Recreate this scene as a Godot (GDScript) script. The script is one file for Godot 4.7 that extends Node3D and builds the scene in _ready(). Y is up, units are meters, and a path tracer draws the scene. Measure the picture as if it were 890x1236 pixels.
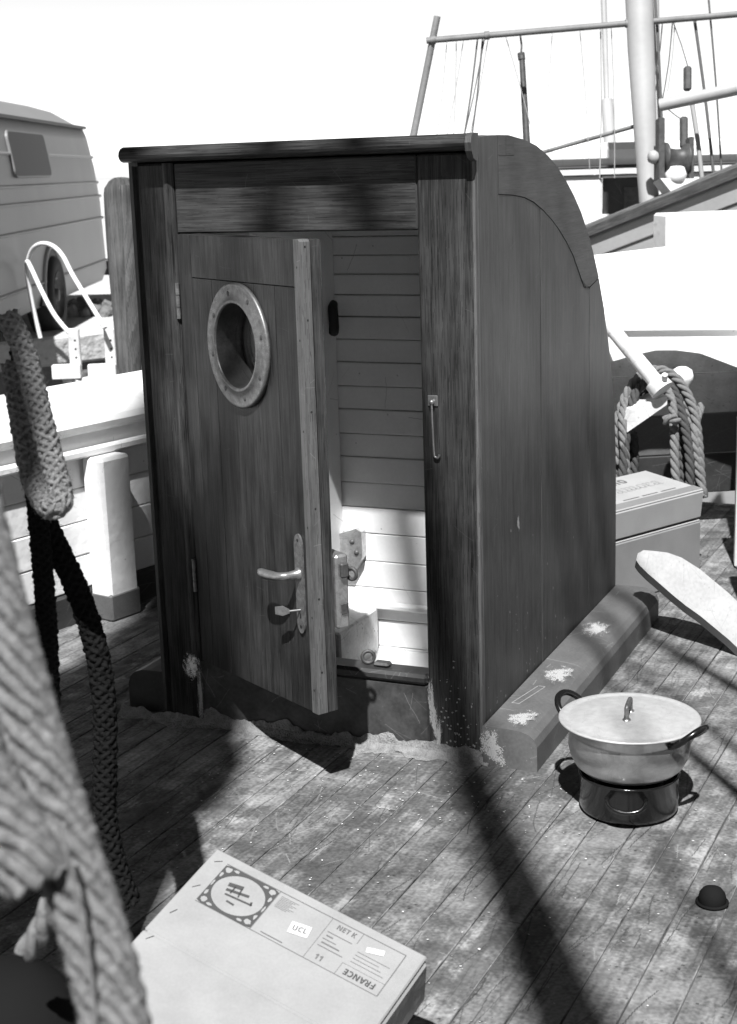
extends Node3D

var rng := RandomNumberGenerator.new()
var used := {}
var M := {}
var XF := Transform3D.IDENTITY        # where the next shapes go
var UVO := Vector2.ZERO
var cam: Camera3D
const F := 1784.89
const CAM := Vector3(1.2953, 1.6325, 3.6725)
var CB := Basis.from_euler(Vector3(-0.2283, 0.4171, -0.032))
const SUN := Vector3(0.30, 1.5, 1.0)

# ---------------------------------------------------------------- names and tags
func numbered(p: Node, called: String) -> String:
	var k = str(p.get_instance_id()) + called
	var n: int = used.get(k, 0)
	used[k] = n + 1
	return called if n == 0 else "%s_%03d" % [called, n]

func tag(o: Node, label: String, category: String, group := "") -> Node:
	o.set_meta("label", label)
	o.set_meta("category", category)
	if group != "":
		o.set_meta("group", group)
	return o

func thing(called: String, label: String, category: String, at := Vector3.ZERO, group := "") -> Node3D:
	var o := Node3D.new()
	o.name = numbered(self, called)
	o.position = at
	add_child(o, true)
	tag(o, label, category, group)
	return o

func build(st: SurfaceTool, called: String, m: Material, parent: Node = self) -> MeshInstance3D:
	st.generate_normals()
	var o := MeshInstance3D.new()
	o.mesh = st.commit()
	o.name = numbered(parent, called)
	o.material_override = m
	parent.add_child(o, true)
	return o

func struct(o: Node) -> Node:
	o.set_meta("kind", "structure")
	return o

func at(x: float, y: float, d: float) -> Vector3:
	return CAM + CB * Vector3((x - 445.0) / F, -(y - 618.0) / F, -1.0) * d

func on_y(x: float, y: float, h: float) -> Vector3:
	var r = CB * Vector3((x - 445.0) / F, -(y - 618.0) / F, -1.0)
	return CAM + r * ((h - CAM.y) / r.y)

# ---------------------------------------------------------------- mesh helpers
func mb() -> SurfaceTool:
	var st := SurfaceTool.new()
	st.begin(Mesh.PRIMITIVE_TRIANGLES)
	st.set_smooth_group(-1)
	UVO = Vector2(rng.randf() * 7.0, rng.randf() * 7.0)
	return st

func tri(st: SurfaceTool, a: Vector3, b: Vector3, c: Vector3, out: Vector3, ua := Vector2.ZERO, ub := Vector2.ZERO, uc := Vector2.ZERO) -> void:
	if (b - a).cross(c - a).dot(out) > 0.0:
		var t = b; b = c; c = t
		var u = ub; ub = uc; uc = u
	st.set_uv(ua); st.add_vertex(XF * a)
	st.set_uv(ub); st.add_vertex(XF * b)
	st.set_uv(uc); st.add_vertex(XF * c)

func flat_uv(p: Vector3, n: Vector3, g: int) -> Vector2:
	var k := 0
	var an = n.abs()
	if an.y > an.x and an.y >= an.z: k = 1
	elif an.z > an.x: k = 2
	var v := g
	if k == g: v = (g + 1) % 3
	var u := 3 - k - v
	return Vector2(p[u], p[v]) + UVO

func poly(st: SurfaceTool, pts: Array, out: Vector3, g := 1) -> void:
	for i in range(1, pts.size() - 1):
		tri(st, pts[0], pts[i], pts[i + 1], out, flat_uv(pts[0], out, g), flat_uv(pts[i], out, g), flat_uv(pts[i + 1], out, g))

# a chamfered box between lo and hi, grain along axis g
func slab(st: SurfaceTool, lo: Vector3, hi: Vector3, b := 0.004, g := 1) -> void:
	var c = (lo + hi) / 2.0
	var h = (hi - lo).abs() / 2.0
	b = minf(b, minf(h.x, minf(h.y, h.z)) * 0.9)
	var P = func(k: int, s: Vector3) -> Vector3:   # the corner s, as it lies on the face across axis k
		var q = h - Vector3.ONE * b
		q[k] = h[k]
		return c + q * s
	for k in 3:
		for s in [-1.0, 1.0]:
			var n = Vector3.ZERO
			n[k] = s
			var u = (k + 1) % 3
			var v = (k + 2) % 3
			var r = []
			for e in [[-1, -1], [1, -1], [1, 1], [-1, 1]]:
				var q = Vector3.ZERO
				q[k] = s; q[u] = e[0]; q[v] = e[1]
				r.append(P.call(k, q))
			poly(st, r, n, g)
	if b <= 0.0001: return
	for k in 3:
		var u = (k + 1) % 3
		var v = (k + 2) % 3
		for su in [-1.0, 1.0]:
			for sv in [-1.0, 1.0]:
				var q0 = Vector3.ZERO
				q0[k] = -1; q0[u] = su; q0[v] = sv
				var q1 = q0
				q1[k] = 1
				var n = q0; n[k] = 0
				poly(st, [P.call(u, q0), P.call(u, q1), P.call(v, q1), P.call(v, q0)], n, g)
	for sx in [-1.0, 1.0]:
		for sy in [-1.0, 1.0]:
			for sz in [-1.0, 1.0]:
				var q = Vector3(sx, sy, sz)
				poly(st, [P.call(0, q), P.call(1, q), P.call(2, q)], q, g)

func box_part(called: String, lo: Vector3, hi: Vector3, m: Material, parent: Node = self, b := 0.004, g := 1) -> MeshInstance3D:
	var st = mb()
	slab(st, lo, hi, b, g)
	return build(st, called, m, parent)

# a prism: outline (in x,y) pushed from z0 to z1
func prism(st: SurfaceTool, outline: PackedVector2Array, z0: float, z1: float, g := 1) -> void:
	var idx = Geometry2D.triangulate_polygon(outline)
	for i in range(0, idx.size(), 3):
		for z in [z0, z1]:
			var n = Vector3(0, 0, 1 if z == maxf(z0, z1) else -1)
			var a = outline[idx[i]]; var b = outline[idx[i + 1]]; var c = outline[idx[i + 2]]
			poly(st, [Vector3(a.x, a.y, z), Vector3(b.x, b.y, z), Vector3(c.x, c.y, z)], n, g)
	var cw = Geometry2D.is_polygon_clockwise(outline)
	for i in outline.size():
		var a = outline[i]; var b = outline[(i + 1) % outline.size()]
		var d = b - a
		var n = Vector3(d.y, -d.x, 0)
		if cw: n = -n
		poly(st, [Vector3(a.x, a.y, z0), Vector3(b.x, b.y, z0), Vector3(b.x, b.y, z1), Vector3(a.x, a.y, z1)], n, g)

func smooth_path(pts: Array, step := 0.03) -> PackedVector3Array:
	var c := Curve3D.new()
	c.bake_interval = step
	for i in pts.size():
		var p: Vector3 = pts[i]
		var a: Vector3 = pts[maxi(i - 1, 0)]
		var b: Vector3 = pts[mini(i + 1, pts.size() - 1)]
		var t = (b - a) / 6.0
		c.add_point(p, -t, t)
	return c.get_baked_points()

func frames(path: PackedVector3Array) -> Array:
	var r := []
	var up := Vector3.UP
	for i in path.size():
		var t = (path[mini(i + 1, path.size() - 1)] - path[maxi(i - 1, 0)]).normalized()
		if i == 0:
			up = Vector3(0.31, 0.83, 0.47) if absf(t.dot(Vector3(0.31, 0.83, 0.47))) < 0.9 else Vector3.RIGHT
		up = (up - t * up.dot(t)).normalized()
		r.append(Basis(up, t, up.cross(t)))
	return r

func tube(st: SurfaceTool, path: PackedVector3Array, radii, sides := 10, caps := true, loop := false) -> void:
	st.set_smooth_group(1)
	var fr = frames(path)
	var n = path.size()
	if radii is Array and radii.size() != n:      # spread the radii evenly along the path
		var even := []
		for i in n:
			var f = i / float(n - 1) * (radii.size() - 1)
			even.append(lerpf(radii[int(f)], radii[mini(int(f) + 1, radii.size() - 1)], f - int(f)))
		radii = even
	if loop:
		var e = (path[1] - path[n - 2]).normalized()
		var u0: Vector3 = fr[0].x
		fr[n - 1] = Basis((u0 - e * u0.dot(e)).normalized(), e, u0.cross(e).normalized())
		fr[0] = fr[n - 1]
	var l := 0.0
	for i in n - 1:
		var seg = path[i].distance_to(path[i + 1])
		var ra = radii if not (radii is Array) else radii[i]
		var rb = radii if not (radii is Array) else radii[i + 1]
		for k in sides:
			var a0 = TAU * k / sides
			var a1 = TAU * (k + 1) / sides
			var d0 = Vector3(cos(a0), 0, sin(a0)); var d1 = Vector3(cos(a1), 0, sin(a1))
			var p = path[i] + fr[i] * d0 * ra
			var q = path[i] + fr[i] * d1 * ra
			var r = path[i + 1] + fr[i + 1] * d1 * rb
			var s = path[i + 1] + fr[i + 1] * d0 * rb
			var o = fr[i] * (d0 + d1)
			var u0 = Vector2(a0 * ra, l) + UVO; var u1 = Vector2(a1 * ra, l) + UVO
			var w = Vector2(0, seg)
			tri(st, p, q, r, o, u0, u1, u1 + w)
			tri(st, p, r, s, o, u0, u1 + w, u0 + w)
		l += seg
	st.set_smooth_group(-1)
	if caps and not loop:
		for e in [0, n - 1]:
			var ra = radii if not (radii is Array) else radii[e]
			var out = fr[e].y * (-1.0 if e == 0 else 1.0)
			for k in sides:
				var a0 = TAU * k / sides
				var a1 = TAU * (k + 1) / sides
				tri(st, path[e], path[e] + fr[e] * Vector3(cos(a0), 0, sin(a0)) * ra, path[e] + fr[e] * Vector3(cos(a1), 0, sin(a1)) * ra, out, UVO, UVO, UVO)

func rod(st: SurfaceTool, a: Vector3, b: Vector3, r0: float, r1 := -1.0, sides := 10) -> void:
	tube(st, PackedVector3Array([a, b]), [r0, r0 if r1 < 0 else r1], sides)

# a lathe round the y axis: profile of Vector2(radius, height)
func lathe(st: SurfaceTool, prof: Array, segs := 40, smooth := true) -> void:
	for i in prof.size() - 1:
		var a: Vector2 = prof[i]; var b: Vector2 = prof[i + 1]
		var d = b - a
		if d.length() < 1e-6: continue
		st.set_smooth_group(1 if smooth else -1)
		for k in segs:
			var t0 = TAU * k / segs; var t1 = TAU * (k + 1) / segs
			var e0 = Vector3(cos(t0), 0, sin(t0)); var e1 = Vector3(cos(t1), 0, sin(t1))
			var y0 = Vector3.UP * a.y; var y1 = Vector3.UP * b.y
			var n = (e0 + e1) * d.y - Vector3.UP * d.x * 2.0
			var u = Vector2(t0 * 0.16, a.length() + a.y)
			var u2 = Vector2(t1 * 0.16, a.length() + a.y)
			var v = Vector2(0, d.length())
			if a.x > 1e-5: tri(st, e0 * a.x + y0, e1 * a.x + y0, e1 * b.x + y1, n, u, u2, u2 + v)
			if b.x > 1e-5: tri(st, e0 * a.x + y0, e1 * b.x + y1, e0 * b.x + y1, n, u, u2 + v, u + v)
	st.set_smooth_group(-1)

func disc(st: SurfaceTool, c: Vector3, n: Vector3, r: float, segs := 20) -> void:
	var u = n.cross(Vector3(0.3, 0.9, 0.2)).normalized(); var v = n.cross(u).normalized()
	for k in segs:
		var a = TAU * k / segs; var b = TAU * (k + 1) / segs
		tri(st, c, c + (u * cos(a) + v * sin(a)) * r, c + (u * cos(b) + v * sin(b)) * r, n)

# laid rope: strands wound round a path
func rope(st: SurfaceTool, pts: Array, r: float, strands := 3, lay := 7.0, sides := 7, wob := 0.0) -> void:
	var path = smooth_path(pts, r * 0.55)
	var fr = frames(path)
	var n2 := FastNoiseLite.new()
	n2.seed = 5; n2.frequency = 3.0
	var l := 0.0
	var lens := PackedFloat32Array()
	for i in path.size():
		if i: l += path[i].distance_to(path[i - 1])
		lens.append(l)
	var ro = r * (0.54 if strands == 3 else 0.60)
	var rs = r * (0.53 if strands == 3 else 0.46)
	for s in strands:
		var p := PackedVector3Array()
		var rr := []
		for i in path.size():
			var a = TAU * s / strands + TAU * lens[i] / (r * lay)
			var w = 1.0 + wob * n2.get_noise_2d(lens[i] / r, s * 9.0)
			p.append(path[i] + fr[i] * Vector3(cos(a), 0, sin(a)) * ro * w)
			rr.append(rs * (1.0 + wob * 0.6 * n2.get_noise_2d(lens[i] * 3.0 / r, 40 + s * 9.0)))
		tube(st, p, rr, sides)

# loose fibres standing out of a rope's surface
func fibres(st: SurfaceTool, path: PackedVector3Array, fr: Array, r: float, per_m: float, length: float) -> void:
	var total := 0.0
	for i in path.size() - 1: total += path[i].distance_to(path[i + 1])
	for k in int(total * per_m):
		var i = rng.randi() % (path.size() - 1)
		var a = rng.randf() * TAU
		var d: Vector3 = fr[i] * Vector3(cos(a), 0, sin(a))
		var side: Vector3 = d.cross(fr[i].y)
		var p = path[i].lerp(path[i + 1], rng.randf()) + d * r * 0.94
		var l = length * rng.randf_range(0.3, 1.0)
		var along: Vector3 = (fr[i].y * rng.randf_range(-1, 1) + side * rng.randf_range(-1, 1)).normalized()
		var w: Vector3 = along.cross(d) * 0.0004
		var q = p + along * l * 0.6 + d * l * 0.35
		var e = q + along * l * 0.5 + d * l * rng.randf_range(-0.2, 0.4)
		tri(st, p - w, p + w, q, d)
		tri(st, q - w * 0.8, q + w * 0.8, e, d)

# thick worn rope: a core under many fat strands that run round it the same way
func cable(st: SurfaceTool, pts: Array, r: float, strands := 9, lay := 8.5, sides := 7) -> void:
	var path = smooth_path(pts, r * 0.14)
	var fr = frames(path)
	var nz := FastNoiseLite.new()
	nz.seed = 12; nz.frequency = 1.0; nz.fractal_octaves = 4
	var l := 0.0
	var lens := PackedFloat32Array()
	for i in path.size():
		if i: l += path[i].distance_to(path[i - 1])
		lens.append(l)
	tube(st, path, r * 0.74, 12)
	for s in strands:
		var p := PackedVector3Array()
		var rr := []
		for i in path.size():
			var q = lens[i] / r
			var a = TAU * s / strands + TAU * q / lay + 0.18 * nz.get_noise_2d(q * 0.6, s * 7.0)
			p.append(path[i] + fr[i] * Vector3(cos(a), 0, sin(a)) * r * (0.80 + 0.07 * nz.get_noise_2d(q * 1.6, s * 11.0)))
			rr.append(r * (0.225 + 0.075 * nz.get_noise_2d(q * 6.0, s * 3.0)))
		tube(st, p, rr, sides)
	fibres(st, path, fr, r, 9000.0, 0.007)

# plaited rope: a core covered by strands that dive under one another, half of them left-handed, half right-handed
func plait(st: SurfaceTool, pts: Array, r: float, lay := 4.6, per_side := 6, sides := 6) -> void:
	var path = smooth_path(pts, r * 0.16)
	var fr = frames(path)
	var nz := FastNoiseLite.new()
	nz.seed = 8; nz.frequency = 1.0; nz.fractal_octaves = 3
	var l := 0.0
	var lens := PackedFloat32Array()
	for i in path.size():
		if i: l += path[i].distance_to(path[i - 1])
		lens.append(l)
	tube(st, path, r * 0.78, 12)
	for h in [-1.0, 1.0]:
		for s in per_side:
			var p := PackedVector3Array()
			var rr := []
			for i in path.size():
				var ph = TAU * lens[i] / (r * lay)
				var a = TAU * s / per_side + h * ph + 0.12 * nz.get_noise_2d(lens[i] / r * 0.7, s * 7.0 + h)
				var over = cos(per_side * ph + (0.0 if h < 0 else PI) + s * PI)
				var w = nz.get_noise_2d(lens[i] / r * 1.6, s * 11.0 + h * 5.0)
				p.append(path[i] + fr[i] * Vector3(cos(a), 0, sin(a)) * r * (0.80 + 0.05 * over + 0.13 * w))
				rr.append(r * (0.20 + 0.11 * nz.get_noise_2d(lens[i] / r * 4.0, s * 3.0 + h * 9.0)))
			tube(st, p, rr, sides)
	fibres(st, path, fr, r, 3500.0, 0.012)

# an irregular flat patch on a plane through c, spanned by u and v, with a ragged edge
func patch(st: SurfaceTool, c: Vector3, u: Vector3, v: Vector3, ru: float, rv: float, rough := 0.35, sd := 1, segs := 40) -> void:
	var nz := FastNoiseLite.new()
	nz.seed = sd; nz.frequency = 0.55; nz.fractal_octaves = 4; nz.fractal_gain = 0.55
	var n = u.cross(v).normalized()
	var ps := []
	for k in segs:
		var a = TAU * k / segs
		var w = maxf(0.25, 1.0 + rough * 1.5 * nz.get_noise_2d(cos(a) * 2.0, sin(a) * 2.0) + rough * 0.5 * nz.get_noise_2d(cos(a) * 9.0 + 30.0, sin(a) * 9.0))
		ps.append(c + u * cos(a) * ru * w + v * sin(a) * rv * w)
	for k in segs:
		tri(st, c, ps[k], ps[(k + 1) % segs], n)

# a worn spot: a thin sheet on the surface at c, spanned by u and v
func worn_spot(called: String, c: Vector3, u: Vector3, v: Vector3, ru: float, rv: float, m: Material, parent: Node) -> void:
	var st = mb()
	var n = u.cross(v).normalized()
	if n.dot(CAM - c) < 0: n = -n
	var a = c - u * ru - v * rv; var b = c + u * ru - v * rv; var d = c + u * ru + v * rv; var e = c - u * ru + v * rv
	tri(st, a, b, d, n, Vector2(0, 0), Vector2(1, 0), Vector2(1, 1))
	tri(st, a, d, e, n, Vector2(0, 0), Vector2(1, 1), Vector2(0, 1))
	build(st, called, m, parent)

func letters(text: String, h: float, m: Material, parent: Node, t: Transform3D, called := "lettering", serif := false) -> void:
	var f := SystemFont.new()
	f.font_names = PackedStringArray(["Droid Serif" if serif else "Droid Sans"])
	f.font_weight = 700
	var tm := TextMesh.new()
	tm.text = text; tm.font = f; tm.font_size = 32
	tm.pixel_size = h / 24.0
	tm.depth = 0.0006
	tm.curve_step = 2.0
	var o := MeshInstance3D.new()
	o.mesh = tm; o.material_override = m; o.transform = t
	o.name = numbered(parent, called)
	parent.add_child(o, true)

# ---------------------------------------------------------------- textures
func nimg(w: int, h: int, freq: float, oct: int, sd: int, kind := FastNoiseLite.TYPE_SIMPLEX_SMOOTH) -> PackedByteArray:
	var n := FastNoiseLite.new()
	n.noise_type = kind; n.seed = sd; n.frequency = freq; n.fractal_octaves = oct
	var im = n.get_seamless_image(w, h)
	im.convert(Image.FORMAT_L8)
	return im.get_data()

func stretched(w: int, h: int, k: int, freq: float, oct: int, sd: int) -> PackedByteArray:
	var n := FastNoiseLite.new()
	n.noise_type = FastNoiseLite.TYPE_SIMPLEX_SMOOTH; n.seed = sd; n.frequency = freq; n.fractal_octaves = oct
	var im = n.get_seamless_image(w, h / k)
	im.convert(Image.FORMAT_L8)
	im.resize(w, h, Image.INTERPOLATE_CUBIC)
	return im.get_data()

func from_linear(a: PackedFloat32Array, w: int, h: int) -> ImageTexture:
	var lut := PackedByteArray()
	for i in 4097:
		lut.append(int(clampf(Color(i / 4096.0, 0, 0).linear_to_srgb().r, 0, 1) * 255.0 + 0.5))
	var d := PackedByteArray()
	d.resize(w * h)
	for i in w * h:
		d[i] = lut[int(clampf(a[i], 0.0, 1.0) * 4096.0)]
	var im = Image.create_from_data(w, h, false, Image.FORMAT_L8, d)
	im.convert(Image.FORMAT_RGB8)
	return ImageTexture.create_from_image(im)

func specks(a: PackedFloat32Array, w: int, h: int, n: int, v: float, most: int) -> void:
	for i in n:
		var x = rng.randi() % w; var y = rng.randi() % h
		var r = 1 + rng.randi() % most
		for dy in range(-r, r + 1):
			for dx in range(-r, r + 1):
				if dx * dx + dy * dy <= r * r * rng.randf_range(0.4, 1.0):
					var j = posmod(y + dy, h) * w + posmod(x + dx, w)
					a[j] = lerpf(a[j], v, rng.randf_range(0.4, 1.0))

func scratches(a: PackedFloat32Array, w: int, h: int, n: int, v: float, length: float, along := -1.0) -> void:
	for i in n:
		var x = rng.randf() * w; var y = rng.randf() * h
		var an = rng.randf() * TAU if along < 0 else along + rng.randfn() * 0.15
		var l = int(length * rng.randf_range(0.2, 1.0))
		var s = rng.randf_range(0.25, 0.9)
		for k in l:
			x += cos(an); y += sin(an)
			an += rng.randfn() * 0.02
			var j = posmod(int(y), h) * w + posmod(int(x), w)
			a[j] = lerpf(a[j], v, s)

func wood_tex(base: float, contrast: float, sd: int, nicks: int, pores := 5000) -> ImageTexture:
	var w := 1024
	var h := 1024
	var fine = stretched(w, h, 32, 0.16, 4, sd)
	var mid = stretched(w, h, 16, 0.035, 3, sd + 5)
	var wide = stretched(w, h, 8, 0.010, 3, sd + 1)
	var blot = nimg(w, h, 0.006, 4, sd + 2)
	var a := PackedFloat32Array(); a.resize(w * h)
	for i in w * h:
		var g = (fine[i] - 127) / 127.0
		var m = (mid[i] - 127) / 127.0
		var b = (wide[i] - 127) / 127.0
		var c = (blot[i] - 127) / 127.0
		a[i] = base * maxf(0.15, 1.0 + contrast * (0.60 * g + 0.45 * m + 0.4 * b + 0.35 * c))
	for i in pores:                                   # open pores of the grain: short dark streaks
		var x = rng.randi() % w; var y = rng.randi() % h
		var l = 8 + rng.randi() % 50
		var k = rng.randf_range(0.35, 0.8)
		for q in l:
			var o = posmod(y + q, h) * w + x
			a[o] *= k
	specks(a, w, h, nicks, base * 4.0, 1)
	scratches(a, w, h, nicks / 3, base * 2.6, 70.0)
	return from_linear(a, w, h)

func cutout(sd: int, value: float, grit: float) -> StandardMaterial3D:      # a worn or splashed spot with a ragged, thinning rim
	var w := 256
	var n1 = nimg(w, w, 0.016, 5, sd)
	var n2 = nimg(w, w, 0.11, 3, sd + 1)
	var im = Image.create(w, w, false, Image.FORMAT_RGBA8)
	for y in w:
		for x in w:
			var r = Vector2(x - 127.5, y - 127.5).length() / 127.5
			var a = n1[y * w + x] / 255.0; var b = n2[y * w + x] / 255.0
			var t = 1.15 - 1.25 * r + 0.9 * (a - 0.5) + grit * (b - 0.5)
			var o = smoothstep(0.42, 0.62, t) * smoothstep(1.0, 0.9, r)
			var v = Color(value * (0.75 + 0.5 * b), 0, 0).linear_to_srgb().r
			im.set_pixel(x, y, Color(v, v, v, o))
	var m := StandardMaterial3D.new()
	m.albedo_texture = ImageTexture.create_from_image(im)
	m.transparency = BaseMaterial3D.TRANSPARENCY_ALPHA
	m.roughness = 0.9
	return m

func deck_tex() -> ImageTexture:
	var w := 1792
	var big = nimg(w, w, 0.0035, 5, 31)
	var mid = nimg(w, w, 0.016, 5, 33)
	var streak = stretched(w, w, 7, 0.030, 5, 34)
	var fine = nimg(w, w, 0.16, 3, 35)
	var grain = stretched(w, w, 28, 0.12, 3, 37)
	var a := PackedFloat32Array(); a.resize(w * w)
	for i in w * w:
		var b = big[i] / 255.0
		var m = mid[i] / 255.0
		var s = streak[i] / 255.0
		var f = (fine[i] - 127) / 127.0
		var g = (grain[i] - 127) / 127.0
		# worn paint (paler) over grimy, bare wood (darker), both dragged along the planks
		var worn = smoothstep(0.36, 0.62, b * 0.38 + m * 0.40 + s * 0.22 + 0.07 * f + 0.05 * g)
		var scuff = smoothstep(0.62, 0.78, s * 0.40 + m * 0.60 + 0.06 * g + 0.06 * f)
		a[i] = lerpf(0.098, 0.188, worn) * (1.0 + 0.30 * f + 0.18 * g) + 0.07 * scuff
	specks(a, w, w, 1500, 0.34, 1)
	specks(a, w, w, 3600, 0.04, 2)
	scratches(a, w, w, 600, 0.30, 60.0)
	scratches(a, w, w, 1600, 0.035, 110.0, PI / 2)
	return from_linear(a, w, w)

func mottled(w: int, base: float, c1: float, c2: float, sd: int, f1 := 0.008, f2 := 0.08, sp := 0, sv := 0.0, sm := 2, scr := 0) -> ImageTexture:
	var n1 = nimg(w, w, f1, 4, sd)
	var n2 = nimg(w, w, f2, 3, sd + 1)
	var a := PackedFloat32Array(); a.resize(w * w)
	for i in w * w:
		a[i] = base * (1.0 + c1 * (n1[i] - 127) / 127.0 + c2 * (n2[i] - 127) / 127.0)
	if sp: specks(a, w, w, sp, sv, sm)
	if scr: scratches(a, w, w, scr, sv, 80.0)
	return from_linear(a, w, w)

func mat(tex: Texture2D, rough := 0.7, scale := 1.0, metal := 0.0, spec := 0.5, tint := 1.0) -> StandardMaterial3D:
	var m := StandardMaterial3D.new()
	m.albedo_texture = tex
	m.roughness = rough; m.metallic = metal; m.metallic_specular = spec
	m.uv1_scale = Vector3(scale, scale, scale)
	var t = Color(tint, tint, tint).linear_to_srgb()
	m.albedo_color = t
	return m

func tri_mat(tex: Texture2D, rough := 0.7, scale := 1.0, metal := 0.0, spec := 0.5, tint := 1.0, world := false) -> StandardMaterial3D:
	var m = mat(tex, rough, scale, metal, spec, tint)
	m.uv1_triplanar = true
	m.uv1_world_triplanar = world
	return m

func bumpy(m: StandardMaterial3D, freq: float, strength: float, sd: int, oct := 4) -> StandardMaterial3D:
	var n := FastNoiseLite.new()
	n.seed = sd; n.frequency = freq; n.fractal_octaves = oct
	var im = n.get_seamless_image(512, 512)
	im.convert(Image.FORMAT_RGBA8)
	im.bump_map_to_normal_map(8.0)
	m.normal_enabled = true
	m.normal_texture = ImageTexture.create_from_image(im)
	m.normal_scale = strength
	return m

func flat(v: float, rough := 0.7, metal := 0.0, spec := 0.5) -> StandardMaterial3D:
	var m := StandardMaterial3D.new()
	m.albedo_color = Color(v, v, v).linear_to_srgb()
	m.roughness = rough; m.metallic = metal; m.metallic_specular = spec
	return m

func materials() -> void:
	var wt = wood_tex(0.038, 0.9, 3, 200)
	var wt2 = wood_tex(0.037, 0.9, 13, 160)
	M.varnish = mat(wt, 0.38, 1.0, 0.0, 0.28)
	M.varnish_b = mat(wt2, 0.40, 1.0, 0.0, 0.28, 1.10)
	M.varnish_c = mat(wt2, 0.38, 1.0, 0.0, 0.28, 0.86)
	M.door_a = mat(wt, 0.38, 1.0, 0.0, 0.28, 0.74)
	M.door_b = mat(wt2, 0.38, 1.0, 0.0, 0.28, 0.84)
	M.door_c = mat(wt2, 0.40, 1.0, 0.0, 0.28, 0.66)
	M.edge = mat(wood_tex(0.10, 0.4, 23, 150), 0.5, 1.0, 0.0, 0.4)
	var side = wood_tex(0.054, 0.55, 43, 120, 3500)
	M.side = mat(side, 0.5, 1.0, 0.0, 0.4)
	M.side_b = mat(side, 0.52, 1.0, 0.0, 0.4, 1.06)
	M.side_c = mat(side, 0.5, 1.0, 0.0, 0.4, 0.95)
	var dt = deck_tex()
	M.deck = mat(dt, 0.75, 0.25, 0.0, 0.35)
	M.deck_b = mat(dt, 0.72, 0.25, 0.0, 0.35, 1.12)
	M.deck_d = mat(dt, 0.78, 0.25, 0.0, 0.35, 0.80)
	M.deck_c = mat(dt, 0.8, 0.25, 0.0, 0.35, 0.91)
	for k in ["deck", "deck_b", "deck_c", "deck_d"]: bumpy(M[k], 0.05, 0.35, 61)
	M.caulk = flat(0.07, 0.9)
	var wp = mottled(512, 0.78, 0.05, 0.03, 71, 0.01, 0.1, 40, 0.35, 2, 20)
	M.white = bumpy(tri_mat(wp, 0.55, 0.9), 0.03, 0.12, 73)
	M.white_in = tri_mat(wp, 0.5, 1.1, 0.0, 0.5, 0.98)
	M.white_old = tri_mat(mottled(512, 0.6, 0.25, 0.12, 75, 0.012, 0.09, 260, 0.16, 3, 60), 0.6, 1.4)
	M.board_paint = tri_mat(mottled(512, 0.30, 0.22, 0.16, 76, 0.012, 0.09, 200, 0.12, 2, 60), 0.6, 1.4)
	M.grey_paint = tri_mat(mottled(512, 0.10, 0.22, 0.16, 77, 0.01, 0.14, 300, 0.3, 1, 60), 0.6, 1.0)
	M.dark_paint = tri_mat(mottled(512, 0.03, 0.35, 0.2, 79, 0.014, 0.1, 260, 0.22, 1, 90), 0.5, 1.3)
	M.sill_paint = tri_mat(mottled(512, 0.045, 0.55, 0.25, 80, 0.012, 0.08, 200, 0.2, 1, 60), 0.55, 1.5)
	M.cement = bumpy(tri_mat(mottled(512, 0.20, 0.45, 0.35, 81, 0.02, 0.15, 500, 0.1, 2), 0.9, 3.0), 0.08, 0.8, 83)
	M.card = bumpy(tri_mat(mottled(512, 0.26, 0.09, 0.05, 85, 0.008, 0.15, 60, 0.2, 1, 0), 0.8, 1.6), 0.012, 0.30, 86, 3)
	M.card_b = tri_mat(mottled(512, 0.33, 0.08, 0.04, 87, 0.006, 0.15), 0.75, 1.6)
	M.card_c = tri_mat(mottled(512, 0.20, 0.1, 0.04, 88, 0.006, 0.15), 0.8, 1.6)
	M.ink = flat(0.05, 0.8)
	M.ink_pale = flat(0.11, 0.8)
	M.ink_faint = flat(0.27, 0.8)
	M.tape = flat(0.2, 0.4)
	M.sticker = flat(0.5, 0.6)
	M.steel = tri_mat(mottled(512, 0.55, 0.25, 0.12, 89, 0.02, 0.12, 200, 0.12, 2, 120), 0.38, 4.0, 0.85)
	M.brass = tri_mat(mottled(512, 0.17, 0.4, 0.25, 91, 0.02, 0.1, 200, 0.4, 2, 80), 0.45, 4.0, 0.55)
	M.sleeve = tri_mat(mottled(256, 0.05, 0.4, 0.25, 90, 0.02, 0.1), 0.45, 4.0, 0.4)
	M.bright_brass = tri_mat(mottled(256, 0.34, 0.3, 0.2, 92, 0.03, 0.12), 0.33, 5.0, 0.75)
	M.alu = bumpy(tri_mat(mottled(512, 0.62, 0.12, 0.10, 93, 0.02, 0.2, 60, 0.3, 1, 160), 0.36, 4.0, 0.95), 0.02, 0.22, 95)
	M.alu_lid = bumpy(tri_mat(mottled(512, 0.50, 0.12, 0.09, 94, 0.014, 0.2, 120, 0.25, 1, 220), 0.5, 4.0, 0.35), 0.02, 0.10, 95)
	M.enamel = flat(0.008, 0.16, 0.0, 0.6)
	M.black = flat(0.012, 0.6)
	M.rubber_and_shade = flat(0.012, 0.95, 0.0, 0.08)  # matt black of the rubber knob; on the bundle it replaces shade
	M.bakelite = flat(0.008, 0.22)
	M.glass = StandardMaterial3D.new()
	M.glass.transparency = BaseMaterial3D.TRANSPARENCY_ALPHA
	M.glass.albedo_color = Color(0.6, 0.6, 0.6, 0.25)
	M.glass.roughness = 0.05
	M.rope_pale = bumpy(tri_mat(mottled(256, 0.18, 0.55, 0.6, 97, 0.03, 0.2), 0.95, 9.0, 0.0, 0.1), 0.25, 1.2, 98)
	M.rope_grey = bumpy(tri_mat(mottled(256, 0.17, 0.3, 0.4, 99, 0.04, 0.2), 0.95, 9.0, 0.0, 0.1), 0.2, 0.6, 98)
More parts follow.
